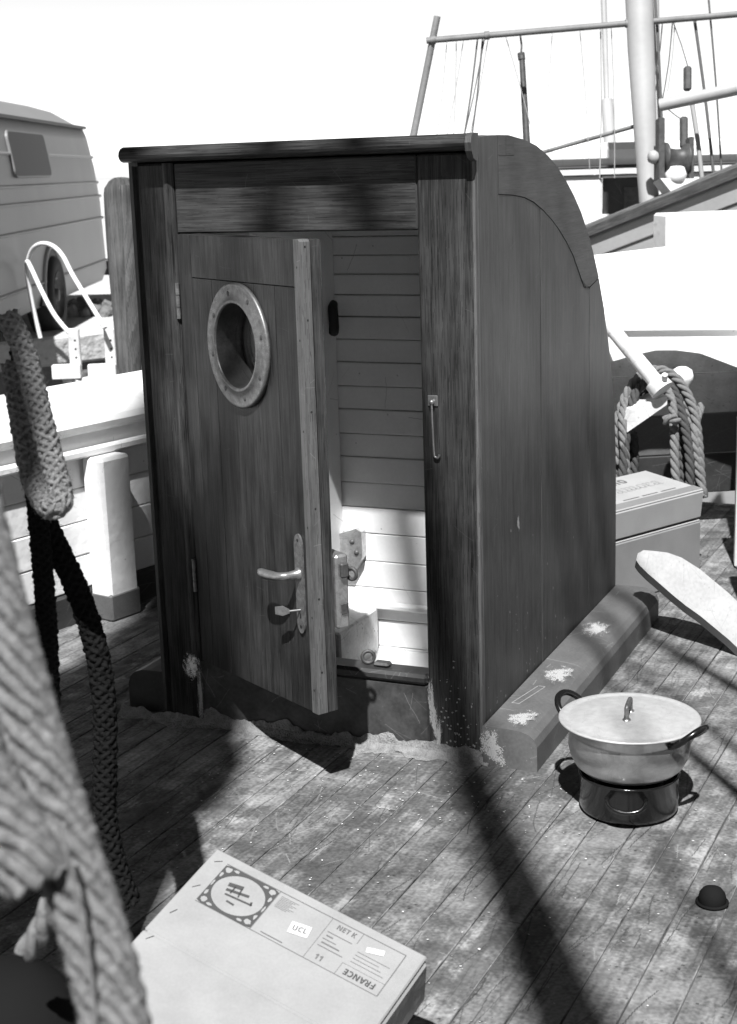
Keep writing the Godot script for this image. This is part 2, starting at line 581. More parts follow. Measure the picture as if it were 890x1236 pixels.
	M.rope_dark = bumpy(tri_mat(mottled(256, 0.011, 0.4, 0.5, 101, 0.04, 0.2), 0.95, 9.0, 0.0, 0.1), 0.2, 0.7, 98)
	M.rope_mid = bumpy(tri_mat(mottled(256, 0.20, 0.6, 0.6, 103, 0.03, 0.2), 0.95, 9.0, 0.0, 0.1), 0.25, 1.2, 98)
	M.rope_brown = bumpy(tri_mat(mottled(256, 0.07, 0.3, 0.4, 104, 0.04, 0.2), 0.95, 9.0, 0.0, 0.1), 0.2, 0.6, 98)
	M.van = tri_mat(mottled(512, 0.21, 0.06, 0.02, 105, 0.004, 0.1), 0.45, 0.5)
	M.van_glass = flat(0.17, 0.6, 0.0, 0.1)
	M.tyre = flat(0.025, 0.85)
	M.quay = bumpy(tri_mat(mottled(512, 0.5, 0.18, 0.12, 107, 0.01, 0.12, 300, 0.2, 3), 0.9, 0.4, 0.0, 0.3, 1.0, true), 0.05, 0.5, 108)
	M.quay_wall = bumpy(tri_mat(mottled(512, 0.16, 0.25, 0.15, 109, 0.008, 0.1, 200, 0.08, 3), 0.9, 0.4, 0.0, 0.3, 1.0, true), 0.05, 0.6, 108)
	M.water = bumpy(tri_mat(mottled(256, 0.03, 0.1, 0.1, 111), 0.12, 0.4, 0.0, 0.5, 1.0, true), 0.03, 0.4, 112)
	M.pile = mat(wood_tex(0.07, 0.8, 113, 300), 0.85, 0.6)
	M.hull_grey = tri_mat(mottled(512, 0.36, 0.12, 0.06, 115, 0.008, 0.1, 60, 0.2, 2), 0.6, 0.6)
	M.rail_wood = mat(wood_tex(0.13, 0.6, 117, 100), 0.6, 1.0)
	M.mast_paint = tri_mat(mottled(256, 0.36, 0.1, 0.05, 119), 0.5, 1.0)
	M.dark_steel = tri_mat(mottled(256, 0.07, 0.4, 0.3, 121, 0.03, 0.12), 0.55, 3.0, 0.3)
	M.tube_grey = tri_mat(mottled(256, 0.17, 0.3, 0.15, 120), 0.6, 2.0)
	M.rig = flat(0.09, 0.8)
	M.rig_pale = flat(0.3, 0.8)
	M.canvas = tri_mat(mottled(256, 0.4, 0.15, 0.1, 123), 0.9, 1.0)
	M.worn = tri_mat(mottled(256, 0.30, 0.2, 0.2, 125, 0.04, 0.2), 0.9, 6.0)
	M.splash = flat(0.5, 0.8)
	M.spot_a = cutout(211, 0.36, 0.9)
	M.spot_b = cutout(221, 0.38, 1.2)
	M.spot_c = cutout(231, 0.85, 1.5)

# ================================================================ the scene
func _ready() -> void:
	rng.seed = 20
	camera_and_light()
	materials()
	ground()
	own_boat()
	companionway()
	quay_things()
	neighbour()
	stern_and_rope()
	cartons()
	pots()
	near_ropes()
	rigging_behind()

func camera_and_light() -> void:
	cam = Camera3D.new()
	cam.name = "camera"
	cam.fov = 38.196
	cam.near = 0.05
	cam.far = 900.0
	cam.position = CAM
	cam.basis = CB
	var at_ := CameraAttributesPhysical.new()
	at_.frustum_focal_length = 50.0
	at_.frustum_focus_distance = 4.05
	at_.frustum_near = 0.05
	at_.frustum_far = 900.0
	at_.exposure_aperture = 7.0
	add_child(cam)
	cam.attributes = at_
	cam.fov = 38.196
	var e := Environment.new()
	e.background_mode = Environment.BG_SKY
	var sm := ProceduralSkyMaterial.new()
	sm.sky_top_color = Color(0.15, 0.15, 0.15)
	sm.sky_horizon_color = Color(1, 1, 1)
	sm.ground_horizon_color = Color(0.6, 0.6, 0.6)
	sm.ground_bottom_color = Color(0.15, 0.15, 0.15)
	sm.sky_curve = 0.12
	sm.sun_angle_max = 12.0
	sm.sky_energy_multiplier = 1.0
	var sky := Sky.new()
	sky.sky_material = sm
	e.sky = sky
	e.tonemap_mode = Environment.TONE_MAPPER_LINEAR
	e.tonemap_exposure = 1.7
	e.sdfgi_enabled = true
	e.ssao_enabled = true
	e.ssil_enabled = true
	var we := WorldEnvironment.new()
	we.name = "daylight"
	we.environment = e
	add_child(we)
	var sun := DirectionalLight3D.new()
	sun.name = "sun"
	sun.light_energy = 1.6
	sun.light_color = Color(1, 1, 1)
	sun.light_angular_distance = 0.8
	sun.shadow_enabled = true
	sun.look_at_from_position(SUN * 10.0, Vector3.ZERO, Vector3.UP)
	add_child(sun)

# ---------------------------------------------------------------- ground, water, quay
var Q0: Vector3
var QD: Vector3
const QY := 0.40

func ground() -> void:
	var st = mb()
	poly(st, [Vector3(-600, -0.9, -600), Vector3(600, -0.9, -600), Vector3(600, -0.9, 600), Vector3(-600, -0.9, 600)], Vector3.UP)
	struct(build(st, "water", M.water))
	Q0 = on_y(32, 411, QY)
	QD = (on_y(165, 397, QY) - Q0); QD.y = 0; QD = QD.normalized()
	var out = Vector3(-QD.z, 0, QD.x)         # towards the water
	if out.x < 0: out = -out
	var a = Q0 - QD * 40.0; var b = Q0 + QD * 500.0
	st = mb()
	poly(st, [a, b, b - out * 500.0, a - out * 500.0], Vector3.UP)
	struct(build(st, "quay_ground", M.quay))
	st = mb()
	var dn = Vector3.DOWN * 2.2
	poly(st, [a + Vector3.DOWN * 0.004, b + Vector3.DOWN * 0.004, b + dn, a + dn], out)
	struct(build(st, "quay_wall", M.quay_wall))
	# worn capping stones along the edge
	st = mb()
	XF = Transform3D(Basis(QD, Vector3.UP, QD.cross(Vector3.UP)), Q0)
	for i in 14:
		slab(st, Vector3(-4.0 + i * 1.6, -0.22, -0.42 if out.dot(XF.basis.z) > 0 else -0.04), Vector3(-4.0 + i * 1.6 + 1.585, 0.012, 0.04 if out.dot(XF.basis.z) > 0 else 0.42), 0.02, 0)
	XF = Transform3D.IDENTITY
	struct(build(st, "quay_edge_stones", M.quay))

# ---------------------------------------------------------------- our boat: deck and bulwarks
const LB := Vector3(-1.86, 0, -0.86)     # a point at the foot of the port bulwark
const RB := Vector3(0.66, 0, -1.07)      # and of the starboard one
func l_dir() -> Vector3: return Vector3(sin(0.227), 0, -cos(0.227))
func r_dir() -> Vector3: return Vector3(-sin(0.227), 0, -cos(0.227))

func own_boat() -> void:
	var deck := Node3D.new()
	deck.name = "deck"
	add_child(deck)
	struct(deck)
	var lx = func(z: float) -> float: return LB.x - (z - LB.z) * tan(0.227)
	var rx = func(z: float) -> float: return RB.x + (z - RB.z) * tan(0.227)
	# caulking below the planks
	var st = mb()
	poly(st, [Vector3(lx.call(5.5), -0.004, 5.5), Vector3(rx.call(5.5), -0.004, 5.5), Vector3(rx.call(-3.4), -0.004, -3.4), Vector3(lx.call(-3.4), -0.004, -3.4)], Vector3.UP)
	build(st, "caulking", M.caulk, deck)
	var pitch := 0.1
	var turn = -0.03
	var n := 0
	for i in range(-34, 32):
		var x = -0.5 + i * pitch
		var z0 := -3.4
		while z0 < 5.5:
			var z1 = minf(z0 + rng.randf_range(1.7, 3.0), 5.5)
			var zm = (z0 + z1) / 2.0
			if x > lx.call(minf(z1, 5.5)) - 0.1 and x < rx.call(z1) + 0.1:
				var za = z0; var zb = z1
				# trim at the bulwarks
				if x < -0.5: za = maxf(za, LB.z - (x + pitch - LB.x) / tan(0.227) - 0.15)
				else: za = maxf(za, RB.z + (x - RB.x) / tan(0.227) - 0.15)
				if zb - za > 0.05:
					var s = mb()
					UVO = Vector2.ZERO
					var dy = rng.randf_range(-0.0007, 0.0007)
					XF = Transform3D(Basis(Vector3.UP, turn), Vector3.ZERO)
					slab(s, Vector3(x + 0.0014, -0.03, za + 0.001), Vector3(x + pitch - 0.0014, dy, zb - 0.001), 0.0016, 2)
					XF = Transform3D.IDENTITY
					build(s, "plank", M[["deck", "deck_b", "deck_c", "deck", "deck_d"][rng.randi() % 5]], deck)
					n += 1
			z0 = z1
	bulwark("port_bulwark", "white painted wooden bulwark with posts, left of the dark deck hut", LB, l_dir(), 1.0)
	bulwark("starboard_bulwark", "white painted wooden bulwark on the right side of the deck, beyond the steel pot", RB, r_dir(), -1.0)
	# chips of paint lying about
	st = mb()
	for i in 420:
		var p = Vector3(rng.randf_range(-0.75, 0.75), 0.0035, rng.randf_range(0.08, 1.25))
		if i < 160: p = Vector3(rng.randf_range(-0.7, 0.3), 0.0035, rng.randf_range(0.06, 0.4))
		var r = rng.randf_range(0.0012, 0.0042)
		var a = rng.randf() * TAU
		var u = Vector3(cos(a), rng.randf_range(-0.2, 0.3), sin(a)) * r
		var v = Vector3(-sin(a), rng.randf_range(-0.2, 0.3), cos(a)) * r * rng.randf_range(0.4, 1.0)
		poly(st, [p - u, p - v, p + u * 0.8, p + v], Vector3.UP)
	var chips = build(st, "paint_chips", M.splash)
	chips.set_meta("kind", "stuff")
	tag(chips, "pale flakes of paint scattered over the deck in front of the hut", "debris")

# inside of a bulwark: planks, posts, a lower rail and a broad capping board; side = +1: the deck lies towards +x
func bulwark(called: String, label: String, foot: Vector3, d: Vector3, side: float) -> void:
	var t = thing(called, label, "bulwark", foot)
	var inn = Vector3(-d.z, 0, d.x)
	if inn.x * side < 0: inn = -inn
	var B = Basis(d, Vector3.UP, inn)          # x along, y up, z towards the deck (or mirrored)
	var L0 := -6.5
	var L1 := 2.3
	var H := 0.64
	XF = Transform3D(B, Vector3.ZERO)
	box_part("waterway", Vector3(L0, -0.05, -0.10), Vector3(L1, 0.12, 0.012), M.dark_paint, t, 0.01, 0)
	var y := 0.123
	for i in 4:
		var hh = 0.128
		box_part("plank", Vector3(L0, y + 0.0015, -0.06), Vector3(L1, y + hh - 0.0015, 0.0 + 0.002 * (i % 2)), M.white, t, 0.004, 0)
		y += hh
	# gently tilted capping, thick, with a paler top and a rail below it
	box_part("lower_rail", Vector3(L0, H - 0.015, 0.013), Vector3(L1, H + 0.018, 0.050), M.white, t, 0.008, 0)
	var st = mb()
	XF = Transform3D(B * Basis(Vector3(1, 0, 0), 0.17), B * Vector3(0, H + 0.132, -0.175))
	slab(st, Vector3(L0, -0.027, -0.23), Vector3(L1, 0.027, 0.222), 0.018, 0)
	build(st, "capping", M.white, t)
	XF = Transform3D(B, Vector3.ZERO)
	box_part("upper_strake", Vector3(L0, H - 0.003, -0.03), Vector3(L1, H + 0.085, 0.011), M.white, t, 0.005, 0)
	for i in 7:
		var x = -5.97 + i * 1.0
		if i == 6: x = 0.045
		if i == 5: x = -1.05
		box_part("post", Vector3(x - 0.075, 0.0, 0.006), Vector3(x + 0.075, H - 0.017, 0.115), M.white, t, 0.012, 1)
		box_part("post_foot", Vector3(x - 0.078, 0.0, 0.008), Vector3(x + 0.078, 0.105, 0.119), M.grey_paint, t, 0.008, 1)
	for x in [0.62, 1.25]:
		box_part("post", Vector3(x - 0.05, 0.0, 0.006), Vector3(x + 0.05, H - 0.017, 0.09), M.white, t, 0.012, 1)
	XF = Transform3D.IDENTITY

# ---------------------------------------------------------------- the deck hut
const HX := -1.036        # left side of the hut
const DX := -0.895       # the door's hinges
const JX := -0.165       # right side of the doorway

func outline_side() -> PackedVector2Array:   # the right side's outer curve: (z, y), from front top to back foot
	return PackedVector2Array([Vector2(0.0, 1.70), Vector2(-0.12, 1.708), Vector2(-0.26, 1.708), Vector2(-0.40, 1.697), Vector2(-0.52, 1.680), Vector2(-0.63, 1.652), Vector2(-0.73, 1.618), Vector2(-0.82, 1.577),
		Vector2(-0.91, 1.528), Vector2(-0.99, 1.476), Vector2(-1.07, 1.410), Vector2(-1.14, 1.340), Vector2(-1.21, 1.255), Vector2(-1.28, 1.150), Vector2(-1.345, 1.030), Vector2(-1.395, 0.910), Vector2(-1.43, 0.790), Vector2(-1.455, 0.66), Vector2(-1.467, 0.52), Vector2(-1.47, 0.3), Vector2(-1.47, 0.0)])

func companionway() -> void:
	var t = thing("deck_hut", "dark varnished wooden companionway hut with a curved back and half open door", "deck hut", Vector3.ZERO)
	# --- front frame
	box_part("door_post", Vector3(HX, 0.0, -0.06), Vector3(-0.925, 1.664, 0.0), M.varnish_c, t, 0.006)
	var st = mb()
	tube(st, PackedVector3Array([Vector3(-0.917, 0.205, -0.012), Vector3(-0.917, 1.664, -0.012)]), 0.019, 14)
	build(st, "half_round_bead", M.varnish_b, t)
	box_part("corner_post", Vector3(JX, 0.0, -0.05), Vector3(-0.008, 1.664, 0.0), M.varnish, t, 0.005)
	st = mb()
	tube(st, PackedVector3Array([Vector3(-0.0085, 0.0, -0.009), Vector3(-0.0085, 1.664, -0.009)]), 0.0095, 10)
	build(st, "corner_bead", M.edge, t)
	box_part("header_board", Vector3(-0.897, 1.47, -0.045), Vector3(JX - 0.002, 1.664, -0.004), M.varnish_b, t, 0.004, 0)
	st = mb()                                            # stop inside the doorway
	slab(st, Vector3(JX - 0.002, 0.24, -0.06), Vector3(JX + 0.02, 1.47, -0.052), 0.002)
	build(st, "door_stop", M.edge, t)
	# --- sill: a painted board across the foot of the doorway and a ledge on it
	box_part("sill_board", Vector3(-0.925, 0.0, -0.05), Vector3(JX - 0.002, 0.205, -0.006), M.sill_paint, t, 0.006, 0)
	box_part("sill_ledge", Vector3(-0.895, 0.206, -0.075), Vector3(JX - 0.002, 0.236, 0.004), M.dark_paint, t, 0.009, 0)
	# --- roof: curved sheet on top, its front moulding with rounded nose
	var o = outline_side()
	st = mb()
	XF = Transform3D(Basis(Vector3(0, 0, 1), Vector3.UP, Vector3(-1, 0, 0)), Vector3.ZERO)      # (z, y, depth) -> world
	var ring = PackedVector2Array()
	for p in o: ring.append(p)
	var inner := []
	for i in o.size():
		var d = (o[mini(i + 1, o.size() - 1)] - o[maxi(i - 1, 0)]).normalized()
		inner.append(o[i] + Vector2(-d.y, d.x) * (-0.028 if (Vector2(-d.y, d.x).dot(o[i] - Vector2(-0.4, 0.4)) > 0) else 0.028))
	inner.reverse()
	for p in inner: ring.append(p)
	prism(st, ring, 0.026, 1.024, 0)
	XF = Transform3D.IDENTITY
	build(st, "roof", M.side, t)
	st = mb()
	var nose = PackedVector2Array([Vector2(-0.03, 1.6685), Vector2(0.034, 1.6685), Vector2(0.046, 1.672), Vector2(0.054, 1.679), Vector2(0.057, 1.687), Vector2(0.054, 1.697), Vector2(0.045, 1.706), Vector2(0.03, 1.711), Vector2(-0.03, 1.711)])
	XF = Transform3D(Basis(Vector3(0, 0, 1), Vector3.UP, Vector3(-1, 0, 0)), Vector3.ZERO)
	prism(st, nose, 0.012, 1.036, 2)
	XF = Transform3D.IDENTITY
	build(st, "roof_moulding", M.varnish_b, t)
	# its right end is a rounded block that runs into the side
	st = mb()
	XF = Transform3D(Basis(Vector3(0, 0, 1), Vector3.UP, Vector3(-1, 0, 0)), Vector3.ZERO)
	prism(st, PackedVector2Array([Vector2(-0.002, 1.662), Vector2(0.012, 1.642), Vector2(0.036, 1.650), Vector2(0.050, 1.667), Vector2(0.056, 1.688), Vector2(0.050, 1.703), Vector2(0.036, 1.712), Vector2(-0.002, 1.712)]), -0.006, 0.011, 1)
	XF = Transform3D.IDENTITY
	build(st, "moulding_end_block", M.side_b, t)
	# --- right side: upright planks below, a bent frame piece along the curve
	side_wall(t, 0.0, false)
	side_wall(t, HX + 0.025, true)
	# --- inside: back boards, left lining, floor, steps
	var rows = [0.0, 0.086, 0.178, 0.224, 0.286, 0.375, 0.469, 0.556, 0.638, 0.723, 0.799, 0.879, 0.954, 1.031, 1.104, 1.175, 1.245, 1.309, 1.368, 1.426, 1.49, 1.56, 1.62]
	for i in rows.size() - 1:
		var g = 0.0012 if i != 15 else 0.002
		box_part("back_board", Vector3(-0.80, rows[i] + g, -0.66), Vector3(-0.03, rows[i + 1] - g, -0.622 - 0.002 * (i % 2)), M.white_in, t, 0.0025, 0)
	box_part("back_backing", Vector3(-0.85, -0.35, -0.70), Vector3(-0.025, 1.63, -0.665), M.black, t, 0.0)
	box_part("lining", Vector3(-0.735, -0.35, -0.62), Vector3(-0.70, 1.60, -0.08), M.white_in, t, 0.003)
	box_part("inner_panel", Vector3(-1.0, -0.35, -0.078), Vector3(-0.70, 1.60, -0.066), M.white_in, t, 0.0)
	box_part("right_lining", Vector3(-0.045, -0.35, -0.62), Vector3(-0.03, 1.60, -0.056), M.white_in, t, 0.002)
	box_part("hatch_floor", Vector3(-0.735, -0.36, -0.66), Vector3(-0.03, -0.33, -0.05), M.grey_paint, t, 0.003, 0)
	box_part("ceiling", Vector3(-1.0, 1.60, -0.66), Vector3(-0.03, 1.615, -0.05), M.white_in, t, 0.002, 0)
	box_part("step_ledge", Vector3(-0.69, 0.224, -0.62), Vector3(-0.046, 0.242, -0.585), M.white_in, t, 0.004, 0)
	box_part("step_box", Vector3(-0.698, -0.33, -0.60), Vector3(-0.575, 0.228, -0.30), M.white_old, t, 0.006, 2)
	box_part("step", Vector3(-0.69, 0.055, -0.62), Vector3(-0.046, 0.080, -0.48), M.white_in, t, 0.005, 0)
	# bracket plate with bolts, and a hook on the lining
	st = mb()
	XF = Transform3D(Basis(Vector3(0, 0, 1), Vector3.UP, Vector3(-1, 0, 0)), Vector3(-0.698, 0.45, -0.46))
	XF = Transform3D(Basis.IDENTITY, Vector3(-0.675, 0.425, -0.60))
	prism(st, PackedVector2Array([Vector2(-0.07, -0.09), Vector2(0.02, -0.09), Vector2(0.055, -0.03), Vector2(0.055, 0.055), Vector2(0.035, 0.065), Vector2(-0.07, 0.03)]), -0.02, 0.012)
	XF = Transform3D.IDENTITY
	var br = build(st, "bracket_plate", M.steel, t)
	for p in [Vector3(-0.655, 0.445, -0.586), Vector3(-0.64, 0.41, -0.586), Vector3(-0.665, 0.355, -0.586)]:
		st = mb()
		XF = Transform3D(Basis(Vector3.RIGHT, PI / 2), p)
		lathe(st, [Vector2(0, 0.006), Vector2(0.006, 0.004), Vector2(0.009, 0)], 12)
		XF = Transform3D.IDENTITY
		build(st, "bolt_head", M.dark_steel, br)
	st = mb()
	tube(st, smooth_path([Vector3(-0.698, 1.215, -0.60), Vector3(-0.685, 1.205, -0.57), Vector3(-0.68, 1.18, -0.562), Vector3(-0.68, 1.15, -0.565), Vector3(-0.69, 1.13, -0.58)], 0.01), 0.016, 10)
	build(st, "coat_hook", M.black, t)
	# eye ring on the sill
	st = mb()
	XF = Transform3D(Basis(Vector3(0, 0, 1), 0.3) * Basis(Vector3.UP, 0.4), Vector3(-0.365, 0.258, -0.04))
	var rp := PackedVector3Array()
	for k in 21: rp.append(Vector3(cos(TAU * k / 20) * 0.017, sin(TAU * k / 20) * 0.017, 0))
	tube(st, rp, 0.0055, 8, false, true)
	XF = Transform3D.IDENTITY
	slab(st, Vector3(-0.345, 0.237, -0.055), Vector3(-0.295, 0.250, -0.02), 0.006)
	build(st, "ring_bolt", M.dark_steel, t)
	# --- hook and eye on the corner post
	st = mb()
	slab(st, Vector3(-0.146, 1.005, 0.0005), Vector3(-0.118, 1.034, 0.004), 0.0012)
	var hk = build(st, "hook_plate", M.bright_brass, t)
	st = mb()
	XF = Transform3D(Basis(Vector3.RIGHT, PI / 2), Vector3(-0.132, 1.016, 0.004))
	lathe(st, [Vector2(0.0, 0.013), Vector2(0.006, 0.012), Vector2(0.0075, 0.008), Vector2(0.005, 0.0)], 14)
	XF = Transform3D.IDENTITY
	tube(st, smooth_path([Vector3(-0.132, 1.012, 0.012), Vector3(-0.131, 0.94, 0.010), Vector3(-0.129, 0.875, 0.008), Vector3(-0.124, 0.866, 0.008), Vector3(-0.117, 0.866, 0.008), Vector3(-0.114, 0.874, 0.008)], 0.006), 0.0032, 8)
	build(st, "hook", M.bright_brass, hk)
	# --- coamings on both sides
	coaming(t, 0.003, 0.160, 0.115, "coaming")
	coaming(t, HX - 0.003, HX - 0.155, 0.135, "coaming")
	# --- cement along the foot, ragged at its upper edge
	st = mb()
	fillet(st, Vector3(HX - 0.16, 0, -0.001), Vector3(-0.897, 0, 0.001), 0.022, 3)
	fillet(st, Vector3(-0.90, 0, -0.005), Vector3(0.02, 0, 0.001), 0.034, 5)
	build(st, "cement_fillet", M.cement, t)
	# --- marks: a splash and run on the left post, scars at the sill
	worn_spot("paint_splash", Vector3(-0.921, 0.190, 0.0215), Vector3(1, 0, 0), Vector3(0, 1, 0), 0.034, 0.050, M.spot_c, t)
	worn_spot("paint_run", Vector3(-0.909, 0.09, 0.0013), Vector3(1, 0, 0), Vector3(0.03, 1, 0), 0.014, 0.123, M.spot_b, t)
	worn_spot("paint_run", Vector3(-0.150, 0.12, 0.0013), Vector3(1, 0, 0), Vector3(-0.10, 1, 0), 0.017, 0.159, M.spot_a, t)
	worn_spot("paint_run", Vector3(-0.135, 0.06, 0.0045), Vector3(1, 0, 0), Vector3(0.1, 1, 0), 0.012, 0.072, M.spot_b, t)
	worn_spot("chipped_paint", Vector3(0.003, 0.615, -0.315), Vector3(0, 0, -1), Vector3(0, 1, 0.1), 0.017, 0.035, M.spot_a, t)
	var st2 = mb()
	for i in 70:
		patch(st2, Vector3(rng.randf_range(-0.14, -0.018), 0.02 + 0.32 * rng.randf() * rng.randf(), 0.0014), Vector3.RIGHT, Vector3.UP, rng.randf_range(0.001, 0.004), rng.randf_range(0.001, 0.004), 0.6, i + 60, 7)
	for i in 40:
		patch(st2, Vector3(0.0028, 0.13 + 0.6 * rng.randf() * rng.randf(), rng.randf_range(-0.9, -0.02)), Vector3(0, 0, -1), Vector3.UP, rng.randf_range(0.001, 0.003), rng.randf_range(0.001, 0.005), 0.6, i + 160, 7)
	build(st2, "scuff_marks", M.worn, t).set_meta("kind", "stuff")
	make_door(t)

func fillet(st: SurfaceTool, a: Vector3, b: Vector3, h: float, sd: int) -> void:
	var nz := FastNoiseLite.new()
	nz.seed = sd; nz.frequency = 2.2; nz.fractal_octaves = 5; nz.fractal_gain = 0.5
	var n := int(a.distance_to(b) / 0.008)
	var prev := []
	for i in n + 1:
		var p = a.lerp(b, i / float(n))
		var w = nz.get_noise_1d(p.x * 3.0)
		var w2 = nz.get_noise_1d(p.x * 3.0 + 50.0)
		var w3 = nz.get_noise_1d(p.x * 11.0 + 90.0)
		var q = [p + Vector3(0, h * (1.0 + 1.1 * w + 0.25 * w3), 0.002), p + Vector3(0, h * 0.55, 0.010 + 0.004 * w2), p + Vector3(0, h * 0.18, 0.026 + 0.012 * w2), p + Vector3(0, 0.001, 0.040 + 0.045 * w2 + 0.010 * w3)]
		if i:
			for k in 3:
				poly(st, [prev[k], q[k], q[k + 1], prev[k + 1]], Vector3(0, 1, 1))
		prev = q

func coaming(t: Node, x0: float, x1: float, h: float, called: String) -> void:
	var s = signf(x1 - x0)
	var w = absf(x1 - x0)
	var st = mb()
	var prof = PackedVector2Array([Vector2(0, 0.0), Vector2(w, 0), Vector2(w, h * 0.62), Vector2(w - 0.008, h * 0.80), Vector2(w - 0.025, h * 0.92), Vector2(w - 0.05, h * 0.985), Vector2(w - 0.08, h), Vector2(0, h)])
	XF = Transform3D(Basis(Vector3(s, 0, 0), Vector3.UP, Vector3(0, 0, 1)), Vector3(x0, 0, 0))
	prism(st, prof, -1.47, 0.022 if s > 0 else -0.04, 2)
	var c = build(st, called, M.grey_paint if s > 0 else M.dark_paint, t)
	if s > 0:
		XF = Transform3D.IDENTITY
		var y = h + 0.0008
		worn_spot("worn_patch", Vector3(0.090, y, -0.075), Vector3(1, 0, 0), Vector3(0, 0, 1), 0.056, 0.085, M.spot_a, c)
		worn_spot("worn_patch", Vector3(0.083, y, -0.46), Vector3(1, 0, 0), Vector3(0.1, 0, 1), 0.062, 0.105, M.spot_a, c)
		worn_spot("worn_patch", Vector3(0.070, y, -0.93), Vector3(1, 0, 0), Vector3(0.1, 0, 1), 0.062, 0.105, M.spot_b, c)
		worn_spot("worn_patch", Vector3(0.033, 0.052, 0.0235), Vector3(1, 0, 0), Vector3(-0.2, 1, 0), 0.050, 0.085, M.spot_a, c)
		st = mb()
		var qa = Vector3(0.022, y, -0.18); var qb = Vector3(0.052, y, -0.34)
		for e in [[Vector3(0, 0, 0), Vector3(0, 0, 0)], [Vector3(0.022, 0, 0), Vector3(0.022, 0, 0)]]:
			var u = (qb - qa).normalized() * 0.0; var v = Vector3(0.0025, 0, 0)
			poly(st, [qa + e[0], qa + e[0] + v, qb + e[1] + v, qb + e[1]], Vector3.UP)
		for q in [qa, qb]:
			poly(st, [q, q + Vector3(0.0245, 0, 0), q + Vector3(0.0245, 0, 0.004), q + Vector3(0, 0, 0.004)], Vector3.UP)
		build(st, "scored_outline", M.worn, c)
	XF = Transform3D.IDENTITY

func side_wall(t: Node, x: float, plain: bool) -> void:
	var o = outline_side()
	var inner = PackedVector2Array([Vector2(-0.0, 1.556), Vector2(-0.176, 1.552), Vector2(-0.30, 1.547), Vector2(-0.40, 1.538), Vector2(-0.49, 1.522), Vector2(-0.58, 1.496), Vector2(-0.67, 1.464), Vector2(-0.75, 1.430), Vector2(-0.83, 1.388), Vector2(-0.90, 1.345), Vector2(-0.97, 1.287), Vector2(-1.03, 1.235)])
	var meet = Vector2(-1.215, 1.250)
	XF = Transform3D(Basis(Vector3(0, 0, 1), Vector3.UP, Vector3(-1, 0, 0)), Vector3(x, 0, 0))
	# area below the frame piece
	var low = PackedVector2Array([Vector2(0, 0), Vector2(0, 1.699), Vector2(-0.12, 1.707), Vector2(-0.1755, 1.7075)])
	for p in inner:
		if p.x < -0.1: low.append(p)
	low.append(Vector2(-1.10, 1.228))
	low.append(meet)
	for p in o:
		if p.y < 1.25: low.append(p)
	if plain:
		low = PackedVector2Array([Vector2(0, 0)]); low.append_array(o)
		var s = mb()
		prism(s, low, 0.0, 0.03)
		build(s, "left_side", M.side, t)
		XF = Transform3D.IDENTITY
		return
	var cuts = [0.0, -0.1755, -0.372, -0.555, -0.735, -0.92, -1.10, -1.29, -1.48]
	for i in cuts.size() - 1:
		var a = cuts[i] - 0.0007; var b = cuts[i + 1] + 0.0007
		var r = PackedVector2Array([Vector2(a, -0.1), Vector2(a, 2), Vector2(b, 2), Vector2(b, -0.1)])
		for piece in Geometry2D.intersect_polygons(low, r):
			var s = mb()
			prism(s, piece, 0.0 + 0.0006 * (i % 3), 0.026)
			build(s, "side_plank", M[["side", "side_b", "side_c"][(i * 2 + 1) % 3]], t)
	# frame piece
	var fp = PackedVector2Array()
	fp.append(Vector2(-0.1762, 1.7078))
	for p in o:
		if p.y > 1.25 and p.x < -0.18: fp.append(p)
	fp.append(meet + Vector2(0, 0.004))
	fp.append(Vector2(-1.10, 1.232))
	for i in inner.size() - 1:
		fp.append(inner[inner.size() - 1 - i] + Vector2(0, 0.0022))
	var s = mb()
	var seams = [0.1, -0.175, -0.24, -0.31, -1.5]
	for i in seams.size() - 1:
		var r = PackedVector2Array([Vector2(seams[i], -0.1), Vector2(seams[i], 2), Vector2(seams[i + 1] + 0.0006, 2), Vector2(seams[i + 1] + 0.0006, -0.1)])
		if i < 3:
			r = PackedVector2Array([Vector2(seams[i], 1.655), Vector2(seams[i], 2), Vector2(seams[i + 1] + 0.0012, 2), Vector2(seams[i + 1] + 0.0012, 1.655)])
		for piece in Geometry2D.intersect_polygons(fp, r):
			if i < 3:
				s = mb(); prism(s, piece, -0.0008 - 0.0004 * i, 0.026, 0); build(s, "bent_frame", M.side_b, t)
	var rest = PackedVector2Array([Vector2(0.1, 1.0), Vector2(0.1, 1.654), Vector2(-0.309, 1.654), Vector2(-0.309, 2.0), Vector2(-1.6, 2.0), Vector2(-1.6, 1.0)])
	for piece in Geometry2D.intersect_polygons(fp, rest):
		s = mb(); prism(s, piece, -0.0010, 0.026, 0); build(s, "bent_frame", M.side, t)
	# butt joint scar
	s = mb()
	XF = Transform3D(Basis(Vector3(0, 0, 1), Vector3.UP, Vector3(-1, 0, 0)), Vector3(0.0022, 0, 0))
	poly(s, [Vector3(-1.005, 1.262, 0), Vector3(-1.007, 1.255, 0), Vector3(-1.075, 1.222, 0), Vector3(-1.075, 1.229, 0)], Vector3(0, 0, -1))
	build(s, "open_joint", M.black, t)
	XF = Transform3D.IDENTITY

